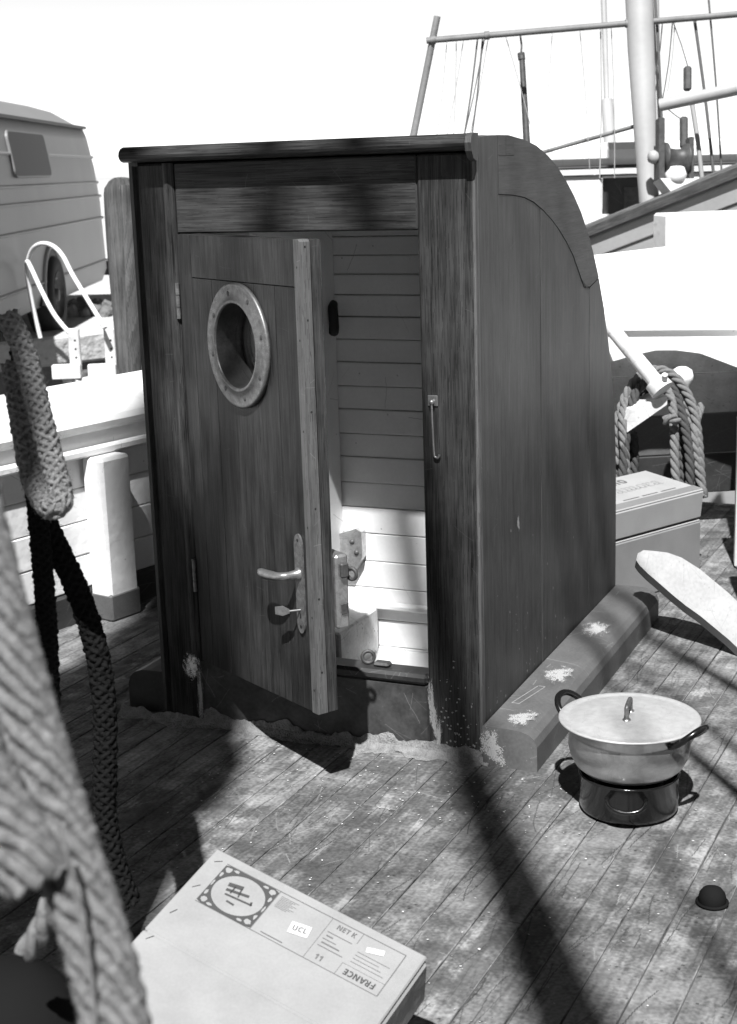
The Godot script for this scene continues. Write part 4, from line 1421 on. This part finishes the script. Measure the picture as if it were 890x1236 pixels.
# ---------------------------------------------------------------- stern of our boat, rope on its post
func stern_and_rope() -> void:
	var D := 6.3
	var base = at(790, 560, D)
	var t = thing("stern_bulwark", "white painted stern bulwark with arched opening, right of the hut", "bulwark", base)
	var rt = Vector3(CB.x.x, 0, CB.x.z).normalized()
	var fw = Vector3(CB.z.x, 0, CB.z.z).normalized()      # towards us
	var B = Basis(Vector3.UP, 0.12) * Basis(rt, Vector3.UP, fw)
	var k = D / F
	# coordinates in the plane: x to the right and y up in photo pixels times k, from the base
	var V = func(x: float, y: float) -> Vector2: return Vector2((x - 790) * k, (560 - y) * k * 1.025)
	XF = Transform3D(B, Vector3.ZERO)
	var st = mb()
	var out = PackedVector2Array([V.call(690, 385), V.call(760, 391), V.call(800, 386), V.call(850, 388), V.call(940, 400), V.call(940, 470), V.call(880, 446), V.call(845, 432), V.call(815, 427), V.call(790, 426), V.call(765, 430), V.call(735, 437), V.call(690, 442)])
	prism(st, out, -0.10, 0.0, 0)
	build(st, "arched_board", M.white, t)
	# broad sloping cap behind it
	st = mb()
	var p0 = V.call(690, 386); var p1 = V.call(940, 402)
	var q0 = V.call(700, 320); var q1 = V.call(940, 302)
	for side in [0, 1]:
		var dz = Vector3(0, -0.05, 0) * side
		poly(st, [Vector3(p0.x, p0.y + 0.004, 0.02) + dz, Vector3(p1.x, p1.y + 0.03, 0.02) + dz, Vector3(q1.x, q1.y - 0.03, -0.55) + dz, Vector3(q0.x, q0.y - 0.03, -0.55) + dz], Vector3(0, 1 if side == 0 else -1, 0.3))
	poly(st, [Vector3(p0.x, p0.y + 0.004, 0.02), Vector3(p1.x, p1.y + 0.03, 0.02), Vector3(p1.x, p1.y - 0.02, 0.02), Vector3(p0.x, p0.y - 0.046, 0.02)], Vector3(0, 0, 1))
	poly(st, [Vector3(q0.x, q0.y - 0.03, -0.55), Vector3(q1.x, q1.y - 0.03, -0.55), Vector3(q1.x, q1.y - 0.08, -0.55), Vector3(q0.x, q0.y - 0.08, -0.55)], Vector3(0, 0, -1))
	build(st, "capping", M.white, t)
	st = mb()
	XF = Transform3D(B, at(804, 318, 6.85) - base)
	slab(st, Vector3(0, 0, -0.2), Vector3(0.5, 0.225, 0), 0.012)
	build(st, "raised_block", M.white, t)
	XF = Transform3D(B, Vector3.ZERO)
	# inner planking behind the arch; lower planks coloured dark for the void's shade
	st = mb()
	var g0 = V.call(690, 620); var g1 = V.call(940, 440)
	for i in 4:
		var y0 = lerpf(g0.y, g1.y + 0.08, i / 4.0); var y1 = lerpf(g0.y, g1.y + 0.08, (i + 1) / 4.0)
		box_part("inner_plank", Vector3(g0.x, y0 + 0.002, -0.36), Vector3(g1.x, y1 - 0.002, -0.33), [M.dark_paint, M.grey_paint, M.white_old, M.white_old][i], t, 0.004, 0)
	# a white knee and post
	st = mb()
	XF = Transform3D(B, at(757, 522, D - 0.35) - base)
	prism(st, PackedVector2Array([Vector2(0, 0), Vector2(0, 0.05), Vector2(0.018, 0.09), Vector2(0.14, 0.135), Vector2(0.165, 0.14), Vector2(0.165, 0.105)]), -0.14, 0.0)
	XF = Transform3D(B, Vector3.ZERO)
	build(st, "knee", M.white_old, t)
	st = mb()
	XF = Transform3D(B, B * Vector3(V.call(821, 452).x, V.call(821, 462).y, 0.02))
	lathe(st, [Vector2(0.028, -0.12), Vector2(0.030, -0.02), Vector2(0.044, 0.0), Vector2(0.047, 0.02), Vector2(0.040, 0.045), Vector2(0.02, 0.058), Vector2(0, 0.061)], 24)
	build(st, "bollard_head", M.white, t)
	XF = Transform3D.IDENTITY
	# white tube stay that comes down to a flange on the knee
	st = mb()
	var c0 = at(712, 364, D - 0.25) - base; var c1 = at(795, 465, D - 0.38) - base
	rod(st, c0, c1, 0.029, 0.031, 16)
	var tb = build(st, "stay_tube", M.white_old, t)
	st = mb()
	var u = (c1 - c0).normalized()
	rod(st, c1 - u * 0.02, c1 + u * 0.028, 0.047, 0.05, 18)
	rod(st, c1 + Vector3(0.03, 0.03, 0.03), c1 + Vector3(0.035, 0.05, 0.045), 0.012, 0.012, 8)
	build(st, "flange", M.white_old, tb)
	# coil of laid rope hung over the knee
	var R = D / F
	var hang = [
		[[750, 590, -0.36], [757, 520, -0.32], [766, 478, -0.28], [779, 462, -0.24], [792, 455, -0.2], [806, 462, -0.22], [818, 482, -0.26], [828, 520, -0.32], [833, 560, -0.36], [832, 600, -0.36]],
		[[758, 590, -0.33], [754, 540, -0.33], [752, 500, -0.3], [762, 474, -0.2], [786, 450, -0.16], [803, 452, -0.16], [819, 468, -0.2], [833, 505, -0.26], [838, 550, -0.3], [846, 600, -0.3]],
		[[744, 600, -0.22], [743, 540, -0.24], [750, 492, -0.24], [768, 458, -0.22], [792, 446, -0.2], [815, 455, -0.22], [833, 482, -0.26], [842, 520, -0.3], [848, 600, -0.34]],
		[[752, 600, -0.2], [753, 545, -0.2], [760, 505, -0.18], [775, 480, -0.14], [795, 470, -0.14], [812, 480, -0.18], [822, 505, -0.22], [826, 600, -0.3]],
		[[746, 560, -0.26], [747, 510, -0.26], [758, 480, -0.2], [772, 462, -0.12]],
		[[803, 465, -0.2], [811, 486, -0.3], [814, 520, -0.36], [815, 560, -0.38], [818, 600, -0.38]],
		[[765, 590, -0.2], [766, 545, -0.2], [764, 522, -0.2]],
		[[803, 508, -0.40], [810, 505, -0.42], [818, 509, -0.40]],
		[[850, 600, -0.33], [842, 560, -0.33], [838, 520, -0.3], [846, 490, -0.2]]]
	var ct = thing("rope_coil", "coil of thick laid rope hung over the white knee behind the carton", "rope", base)
	for i in hang.size():
		st = mb()
		var pts := []
		for p in hang[i]: pts.append(at(p[0], p[1], D + p[2]) - base)
		rope(st, pts, 0.019, 3, 6.0, 7)
		build(st, "rope_turn", M.rope_grey if i % 3 != 0 else M.rope_brown, ct)
	# dark opening below: the inner planks coloured dark for shade
	# pale board leaning on the coaming
	var bt = thing("pale_board", "pale painted wooden board with rounded tip propped against the cartons at right", "board", Vector3(0.2, 0, -1.5))
	st = mb()
	var A = at(770, 672, 5.15)
	var up = Vector3(0.25, 0.74, 0.62).normalized()
	var ax = (Vector3(0.85, -0.12, 0.2) - up * up.dot(Vector3(0.85, -0.12, 0.2))).normalized()
	XF = Transform3D(Basis(ax, up.cross(ax), up), A - bt.position)
	var tip := PackedVector2Array()
	for p in [[768, 676], [770, 668], [777, 664], [790, 665], [806, 667], [823, 673], [845, 687], [880, 716], [925, 760], [925, 815], [880, 772], [845, 743], [828, 731], [812, 718], [796, 704], [782, 692], [772, 682]]:
		var r = at(p[0], p[1], 1.0) - CAM
		var q = CAM + r * ((A - CAM).dot(up) / r.dot(up)) - A
		tip.append(Vector2(q.dot(XF.basis.x), q.dot(XF.basis.y)))
	prism(st, tip, -0.045, 0.0, 0)
	build(st, "plank", M.board_paint, bt)
	XF = Transform3D.IDENTITY

# ---------------------------------------------------------------- cartons
func cartons() -> void:
	# near carton, tipped on a block of timber
	var A = Vector3(-0.068, 0.36, 1.374)
	var e1 = Vector3(0.964, -0.2456, 0.1014).normalized()
	var e2 = Vector3(-0.1768, -0.3083, 0.9347).normalized()
	var n = e2.cross(e1).normalized()
	if n.y < 0: n = -n
	var t = thing("carton", "cardboard carton with printed label and oval emblem, in the near foreground", "carton", A)
	t.basis = Basis(e1, n, e2)                     # x along the far edge, y out of the top, z towards us
	var L := 0.478
	var Wd := 0.46
	var T := 0.125
	var st = mb()
	slab(st, Vector3(0, -T, 0), Vector3(L, -0.001, Wd), 0.013)
	build(st, "box_body", M.card, t)
	st = mb()
	slab(st, Vector3(0.004, -0.006, 0.004), Vector3(L - 0.004, 0.0, Wd / 2 - 0.001), 0.003)
	build(st, "flap", M.card, t)
	st = mb()
	slab(st, Vector3(0.004, -0.006, Wd / 2 + 0.001), Vector3(L - 0.004, 0.0, Wd - 0.004), 0.003)
	build(st, "flap", M.card, t)
	for k in 6:
		st = mb()
		XF = Transform3D(Basis(Vector3.UP, rng.randf_range(-0.3, 0.3) + 0.9), Vector3(0.026, 0.0, 0.03 + k * 0.07))
		slab(st, Vector3(-0.008, 0.0, -0.0008), Vector3(0.008, 0.0012, 0.0008), 0.0003)
		build(st, "staple", M.dark_steel, t)
	XF = Transform3D.IDENTITY
	# printed label
	var lb := Node3D.new()
	lb.name = "printed_label"
	t.add_child(lb)
	var y := 0.0008
	st = mb()
	var ln = func(to: SurfaceTool, x0, z0, x1, z1, w):
		var d = (Vector3(x1, 0, z1) - Vector3(x0, 0, z0)).normalized()
		var s = Vector3(-d.z, 0, d.x) * w / 2
		var a = Vector3(x0, y, z0); var b = Vector3(x1, y, z1)
		poly(to, [a - s, b - s, b + s, a + s], Vector3.UP)
	ln.call(st, 0.044, 0.026, 0.441, 0.024, 0.0016)
	ln.call(st, 0.044, 0.128, 0.441, 0.126, 0.0014)
	ln.call(st, 0.441, 0.024, 0.441, 0.126, 0.0018)
	ln.call(st, 0.168, 0.026, 0.168, 0.128, 0.0014)
	ln.call(st, 0.285, 0.025, 0.285, 0.127, 0.0007)
	ln.call(st, 0.352, 0.025, 0.352, 0.050, 0.0009)
	ln.call(st, 0.352, 0.098, 0.352, 0.126, 0.0007)
	ln.call(st, 0.352, 0.098, 0.441, 0.098, 0.0005)
	for k in 9:
		ln.call(st, 0.176, 0.034 + k * 0.0032, 0.215 - 0.006 * ((k * 7) % 3), 0.034 + k * 0.0032, 0.0008)
	for k in 5:                                    # lines of small print
		ln.call(st, 0.292 + 0.003 * (k % 2), 0.055 + k * 0.0085, 0.345 - 0.012 * ((k * 3) % 4), 0.055 + k * 0.0085, 0.0028 if k % 2 else 0.0016)
	for k in 4:
		ln.call(st, 0.362, 0.064 + k * 0.008, 0.43 - 0.009 * ((k * 5) % 3), 0.064 + k * 0.008, 0.0011)
	ln.call(st, 0.188, 0.121, 0.236, 0.121, 0.0022)
	build(st, "ruled_lines", M.ink_pale, lb)
	# ornamental block round an oval
	st = mb()
	var cx := 0.106
	var cz := 0.077
	var N := 48
	for k in N:
		var a0 = TAU * k / N; var a1 = TAU * (k + 1) / N
		var edge = func(a: float) -> Vector3:
			var dx = cos(a); var dz = sin(a)
			var s = minf(0.0615 / maxf(absf(dx), 1e-4), 0.0505 / maxf(absf(dz), 1e-4))
			return Vector3(cx + dx * s, y, cz + dz * s)
		var el = func(a: float) -> Vector3: return Vector3(cx + cos(a) * 0.054, y, cz + sin(a) * 0.044)
		poly(st, [edge.call(a0), edge.call(a1), el.call(a1), el.call(a0)], Vector3.UP)
	build(st, "ornamental_block", M.ink, lb)
	st = mb()
	for sx in [-1, 1]:
		for sz in [-1, 1]:
			patch(st, Vector3(cx + sx * 0.050, y + 0.0006, cz + sz * 0.040), Vector3.BACK, Vector3.RIGHT, 0.006, 0.007, 0.3, 300 + sx + sz * 3, 14)
			patch(st, Vector3(cx + sx * 0.034, y + 0.0006, cz + sz * 0.0445), Vector3.BACK, Vector3.RIGHT, 0.003, 0.006, 0.3, 310 + sx + sz * 3, 14)
			patch(st, Vector3(cx + sx * 0.056, y + 0.0006, cz + sz * 0.024), Vector3.BACK, Vector3.RIGHT, 0.006, 0.003, 0.3, 320 + sx + sz * 3, 14)
		patch(st, Vector3(cx + sx * 0.0585, y + 0.0006, cz), Vector3.BACK, Vector3.RIGHT, 0.008, 0.0018, 0.3, 330 + sx, 14)
	build(st, "ornaments", M.card, lb)
	st = mb()
	ln.call(st, 0.075, 0.064, 0.105, 0.058, 0.009)
	ln.call(st, 0.078, 0.076, 0.125, 0.068, 0.006)
	ln.call(st, 0.082, 0.086, 0.140, 0.082, 0.004)
	ln.call(st, 0.140, 0.084, 0.136, 0.076, 0.004)
	ln.call(st, 0.090, 0.062, 0.090, 0.080, 0.003)
	ln.call(st, 0.103, 0.060, 0.108, 0.080, 0.003)
	ln.call(st, 0.094, 0.098, 0.112, 0.099, 0.004)
	build(st, "emblem", M.ink, lb)
	st = mb()
	var q = Transform3D(Basis(Vector3.UP, 0.18), Vector3(0.247, 0, 0.08))
	poly(st, [q * Vector3(-0.02, y + 0.0006, -0.013), q * Vector3(0.02, y + 0.0006, -0.013), q * Vector3(0.02, y + 0.0006, 0.013), q * Vector3(-0.02, y + 0.0006, 0.013)], Vector3.UP)
	build(st, "sticker", M.sticker, lb)
	st = mb()
	q = Transform3D(Basis(Vector3.UP, 0.3), Vector3(0.39, 0, 0.047))
	poly(st, [q * Vector3(-0.017, y + 0.0006, -0.006), q * Vector3(0.017, y + 0.0006, -0.006), q * Vector3(0.017, y + 0.0006, 0.006), q * Vector3(-0.017, y + 0.0006, 0.006)], Vector3.UP)
	build(st, "sticker", M.sticker, lb)
	var flatb = Basis(Vector3.RIGHT, -PI / 2)
	letters("NET K", 0.011, M.ink_pale, lb, Transform3D(flatb, Vector3(0.322, y, 0.037)))
	letters("11", 0.012, M.ink_pale, lb, Transform3D(flatb, Vector3(0.31, y, 0.112)))
	letters("FRANCE", 0.013, M.ink, lb, Transform3D(Basis(Vector3.UP, PI) * flatb, Vector3(0.396, y, 0.112)))
	letters("UCL", 0.012, M.ink_pale, lb, Transform3D(Basis(Vector3.UP, 0.18) * flatb, Vector3(0.247, y + 0.001, 0.08)))
	# block it rests on
	var bk = mb()
	XF = Transform3D(Basis(Vector3.UP, 0.2), Vector3(0.05, 0, 1.50))
	slab(bk, Vector3(-0.10, 0.001, -0.05), Vector3(0.25, 0.115, 0.09), 0.006, 0)
	XF = Transform3D.IDENTITY
	tag(build(bk, "timber_block", M.pile), "rough timber block under the near cardboard carton", "timber")
	# two cartons, one on the other, behind the coaming; the upper one is tipped forward by what lies behind it
	for lev in 2:
		var F0 = Vector3(-0.02, 0.37, -1.56)
		var ex = Vector3(0.447, 0, -0.894).normalized()
		var ez = Vector3(0.265, -0.035, 0.135).normalized() if lev == 1 else Vector3(0.894, 0, 0.447)
		ez = (ez - ex * ez.dot(ex)).normalized()
		var c = thing("carton", ["grey cardboard carton under the other one, behind the pale board", "cardboard carton with lettering on its lid, below the hanging rope"][lev], "carton", F0 if lev == 1 else Vector3(F0.x - 0.012, 0.0, F0.z - 0.006))
		c.basis = Basis(ex, ez.cross(ex), ez)
		var y0 = [0.001, -0.118][lev]
		var y1 = [0.246, 0.0][lev]
		var dp = [0.42, 0.30][lev]
		st = mb()
		slab(st, Vector3(-0.22, y0, -dp), Vector3(0.52, y1 - 0.006, 0.0), 0.006)
		build(st, "box_body", M.card_b if lev == 1 else M.card_c, c)
		st = mb()
		slab(st, Vector3(-0.216, y1 - 0.008, -dp + 0.004), Vector3(0.516, y1, -dp / 2 - 0.001), 0.003)
		build(st, "flap", M.card_b, c)
		st = mb()
		slab(st, Vector3(-0.216, y1 - 0.008, -dp / 2 + 0.001), Vector3(0.516, y1, -0.003), 0.003)
		build(st, "flap", M.card_b, c)
		if lev == 1:
			st = mb()
			slab(st, Vector3(-0.215, y1 + 0.0004, -0.055), Vector3(0.517, y1 + 0.0012, -0.010), 0.0002)
			build(st, "tape_band", M.tape, c)
			var fb = Basis(Vector3.RIGHT, -PI / 2)
			letters("amo", 0.055, M.ink_pale, c, Transform3D(fb, Vector3(0.25, y1 + 0.0006, -0.245)))
			letters("amora", 0.06, M.ink_faint, c, Transform3D(fb, Vector3(0.31, y1 + 0.0006, -0.165)), "lettering", true)
			for k in 3:
				st = mb()
				slab(st, Vector3(0.12 + k * 0.11, y1 + 0.0003, -0.075), Vector3(0.21 + k * 0.11, y1 + 0.0008, -0.068), 0.0)
				build(st, "small_print", M.ink_pale, c)

# ---------------------------------------------------------------- cooking pots
func pots() -> void:
	var c = Vector3(0.450, 0.0, 0.165)
	var t = thing("black_pan", "black enamelled pan standing on the deck under the aluminium pot", "pan", c)
	var st = mb()
	lathe(st, [Vector2(0, 0.004), Vector2(0.115, 0.004), Vector2(0.124, 0.010), Vector2(0.127, 0.02), Vector2(0.127, 0.100), Vector2(0.130, 0.104), Vector2(0.127, 0.107), Vector2(0.123, 0.104), Vector2(0.122, 0.03), Vector2(0, 0.02)], 56)
	build(st, "pan_body", M.enamel, t)
	for a in [0.19, PI + 0.19]:
		st = mb()
		XF = Transform3D(Basis(Vector3.UP, a), Vector3.ZERO)
		tube(st, smooth_path([Vector3(-0.048, 0.076, 0.116), Vector3(-0.047, 0.071, 0.132), Vector3(-0.036, 0.062, 0.150), Vector3(0.0, 0.056, 0.157), Vector3(0.036, 0.062, 0.150), Vector3(0.047, 0.071, 0.132), Vector3(0.048, 0.076, 0.116)], 0.01), 0.0062, 8)
		build(st, "handle", M.enamel, t)
	XF = Transform3D.IDENTITY
	var b := 0.1075
	t = thing("cooking_pot", "large aluminium cooking pot with flat lid and black handles, on the black pan", "cooking pot", c + Vector3(0.0, b, 0.0))
	st = mb()
	lathe(st, [Vector2(0, 0.0), Vector2(0.100, 0.0), Vector2(0.120, 0.006), Vector2(0.138, 0.022), Vector2(0.150, 0.046), Vector2(0.1545, 0.068), Vector2(0.154, 0.088), Vector2(0.151, 0.102), Vector2(0.150, 0.108), Vector2(0.152, 0.110), Vector2(0.154, 0.128), Vector2(0.158, 0.136), Vector2(0.150, 0.137), Vector2(0.148, 0.10), Vector2(0.10, 0.01), Vector2(0, 0.008)], 64)
	build(st, "pot_body", M.alu, t)
	st = mb()
	lathe(st, [Vector2(0, 0.151), Vector2(0.08, 0.149), Vector2(0.150, 0.143), Vector2(0.158, 0.140), Vector2(0.166, 0.1425), Vector2(0.177, 0.1435), Vector2(0.180, 0.141), Vector2(0.178, 0.137), Vector2(0.155, 0.1355)], 64)
	var lid = build(st, "lid", M.alu_lid, t)
	st = mb()
	XF = Transform3D(Basis(Vector3.UP, 0.10), Vector3(0.0, 0.150, 0.01))
	tube(st, smooth_path([Vector3(0, 0.0, 0.032), Vector3(0, 0.026, 0.033), Vector3(0, 0.034, 0.026), Vector3(0, 0.034, -0.026), Vector3(0, 0.026, -0.033), Vector3(0, 0.0, -0.032)], 0.006), 0.0062, 10)
	build(st, "lid_handle", M.brass, lid)
	st = mb()
	for z in [-0.032, 0.032]:
		XF = Transform3D(Basis(Vector3.UP, 0.10), Vector3(0.0, 0.1505, 0.01)) * Transform3D(Basis.IDENTITY, Vector3(0, 0, z))
		lathe(st, [Vector2(0, 0.004), Vector2(0.009, 0.003), Vector2(0.011, 0)], 12)
	build(st, "handle_stud", M.alu, lid)
	for a in [-PI / 2 - 0.33, PI / 2 - 0.33]:
		st = mb()
		XF = Transform3D(Basis(Vector3.UP, a), Vector3.ZERO)
		tube(st, smooth_path([Vector3(-0.046, 0.112, 0.146), Vector3(-0.049, 0.122, 0.166), Vector3(-0.043, 0.142, 0.190), Vector3(-0.018, 0.158, 0.206), Vector3(0.018, 0.158, 0.206), Vector3(0.043, 0.142, 0.190), Vector3(0.049, 0.122, 0.166), Vector3(0.046, 0.112, 0.146)], 0.008), 0.0085, 10)
		build(st, "handle", M.bakelite, t)
	XF = Transform3D.IDENTITY
	# a small black knob at the right edge
	t = thing("rubber_knob", "small black domed rubber knob on the deck at the right edge, below the cooking pot", "knob", Vector3(0.747, 0.001, 0.600))
	st = mb()
	lathe(st, [Vector2(0, 0), Vector2(0.030, 0.0), Vector2(0.031, 0.004), Vector2(0.031, 0.014), Vector2(0.029, 0.024), Vector2(0.022, 0.034), Vector2(0.012, 0.039), Vector2(0, 0.040)], 32)
	build(st, "dome", M.rubber_and_shade, t)
	st = mb()
	lathe(st, [Vector2(0.031, 0.0015), Vector2(0.037, 0.002), Vector2(0.037, 0.005), Vector2(0.031, 0.006)], 32)
	build(st, "flange", M.rubber_and_shade, t)

# ---------------------------------------------------------------- ropes hanging close to us
func near_ropes() -> void:
	var mk = func(called: String, label: String, pts: Array, r: float, kind: int, m: Material):
		var P := []
		for p in pts: P.append(at(p[0], p[1], p[2]))
		var st = mb()
		if kind == 0: rope(st, P, r, 3, 6.5, 8, 0.25)
		elif kind == 3: cable(st, P, r)
		elif kind == 1: plait(st, P, r)
		else: tube(st, smooth_path(P, 0.02), r, 8)
		tag(build(st, called, m), label, "rope")
	mk.call("looped_rope", "mid grey plaited rope hanging in a loop at the left edge", [[8, 380, 2.62], [30, 425, 2.62], [46, 490, 2.6], [63, 555, 2.58], [73, 592, 2.56], [72, 609, 2.55], [60, 612, 2.56], [48, 596, 2.6], [38, 570, 2.64], [28, 520, 2.66], [15, 440, 2.7]], 0.0212, 1, M.rope_mid)
	mk.call("dark_rope", "dark tarred rope that curves down from the loop to the deck", [[26, 480, 2.8], [36, 560, 2.8], [58, 636, 2.8], [88, 700, 2.8], [113, 770, 2.8], [126, 850, 2.8], [127, 930, 2.8], [127, 985, 2.8], [138, 1040, 2.8], [154, 1084, 2.8], [158, 1092, 2.8]], 0.0228, 1, M.rope_dark)
	mk.call("dark_rope", "dark rope hanging straight down just right of the left picture edge", [[24, 420, 2.75], [36, 500, 2.75], [44, 600, 2.75], [52, 690, 2.75], [58, 780, 2.75], [62, 900, 2.75], [64, 1000, 2.7]], 0.0195, 1, M.rope_dark)
	mk.call("thick_rope", "very thick pale worn rope slanting down to the near carton", [[-58, 500, 1.24], [-28, 640, 1.22], [3, 760, 1.20], [36, 880, 1.18], [68, 985, 1.16], [100, 1085, 1.14], [122, 1160, 1.12], [142, 1250, 1.10]], 0.026, 3, M.rope_pale)
	mk.call("thick_rope", "shorter end of thick pale worn rope at the left picture edge", [[-90, 780, 1.15], [-50, 880, 1.14], [-5, 975, 1.13], [30, 1035, 1.12], [46, 1062, 1.12]], 0.027, 3, M.rope_pale)
	mk.call("thin_cord", "thin white cord dangling from the thick rope", [[70, 1000, 1.08], [80, 1030, 1.08], [92, 1080, 1.08], [103, 1130, 1.08], [112, 1190, 1.08], [116, 1245, 1.08]], 0.0019, 2, M.rope_pale)
	mk.call("rope_end", "short piece of pale twisted rope in the lower left corner", [[30, 1150, 1.75], [46, 1128, 1.74], [58, 1104, 1.73], [62, 1088, 1.73]], 0.014, 0, M.rope_pale)
	# bundle under them, near black in place of the deep shade there
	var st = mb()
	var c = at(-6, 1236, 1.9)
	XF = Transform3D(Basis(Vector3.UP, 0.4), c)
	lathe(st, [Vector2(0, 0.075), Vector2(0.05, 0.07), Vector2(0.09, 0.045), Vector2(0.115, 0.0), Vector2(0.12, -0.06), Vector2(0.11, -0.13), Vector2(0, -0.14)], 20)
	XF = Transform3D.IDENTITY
	tag(build(st, "shade_bundle", M.rubber_and_shade), "bundle in the lower left corner beneath the ropes, blackened to stand in for shade", "bundle")

# ---------------------------------------------------------------- masts and shrouds behind the camera that throw the shadows
func rigging_behind() -> void:
	# main mast with its furled sail
	var t = thing("main_mast", "mast with a furled sail behind the viewpoint", "mast", Vector3(0.12, 0, 4.5))
	var st = mb()
	rod(st, Vector3.ZERO, Vector3(0, 10, 0), 0.09, 0.07, 14)
	build(st, "mast_pole", M.rail_wood, t)
	st = mb()
	var path := PackedVector3Array()
	var radii := []
	for i in 40:
		var y = 3.6 + i * 0.155
		path.append(Vector3(0.02 * sin(i * 0.9), y, 0))
		var r = 0.47 + 0.025 * sin(i * 1.3) + 0.02 * sin(i * 2.9)
		r = lerpf(r, 0.25, smoothstep(6.5, 7.6, y))
		if y < 4.2: r *= lerpf(0.3, 1.0, smoothstep(3.6, 4.2, y))
		radii.append(r)
	tube(st, path, radii, 16)
	build(st, "furled_sail", M.canvas, t)
	# leaning mast of a boat alongside, behind us on the right
	st = mb()
	var a = Vector3(2.545, 0, 4.75); var u = Vector3(-0.21, 1.5, 0.07)
	rod(st, a - u * 0.55, a + u * 6.6, 0.15, 0.055, 14)
	tag(build(st, "leaning_mast", M.rail_wood), "leaning mast of a boat alongside, behind the viewpoint", "mast")
	st = mb()
	rod(st, Vector3(-0.81, 0, 5.3), Vector3(1.11, 10.1, 5.3), 0.06, 0.055, 12)
	tag(build(st, "derrick_boom", M.rail_wood), "slanting derrick boom behind the viewpoint", "boom")
	var sh = [[Vector3(1.22, 0.75, 0.985), Vector3(1.2, 7.47, 3.62), 0.024], [Vector3(1.36, 0.75, 0.965), Vector3(1.2, 7.44, 3.37), 0.018], [Vector3(1.25, 0.75, 0.3), Vector3(1.2, 7.29, 3.12), 0.028], [Vector3(1.29, 0.75, 2.02), Vector3(1.735, 6.0, 4.29), 0.016]]
	var words = ["foremost", "second", "aftermost", "nearest"]
	for i in sh.size():
		st = mb()
		var d = (sh[i][1] - sh[i][0])
		rod(st, sh[i][0], sh[i][0] + d * 1.25, sh[i][2], sh[i][2], 8)
		tag(build(st, "shroud", M.rig), words[i] + " wire shroud rising from the right bulwark, outside the picture", "shroud", "shrouds of the right side")
	# unseen house block, added behind the viewpoint to block low sky light
	t = thing("sky_blocker_house", "dark block with three windows, added behind the viewpoint to cut off horizon sky", "sky_blocker_house", Vector3(-0.3, 0, 6.4))
	box_part("wall", Vector3(-2.4, 0.0, 0.0), Vector3(2.2, 2.9, 2.2), M.rail_wood, t, 0.03)
	box_part("roof", Vector3(-2.6, 2.905, -0.2), Vector3(2.4, 3.02, 2.4), M.dark_paint, t, 0.03)
	for k in 3:
		box_part("window", Vector3(-1.7 + k * 1.2, 1.6, -0.03), Vector3(-0.9 + k * 1.2, 2.4, -0.002), M.van_glass, t, 0.01)
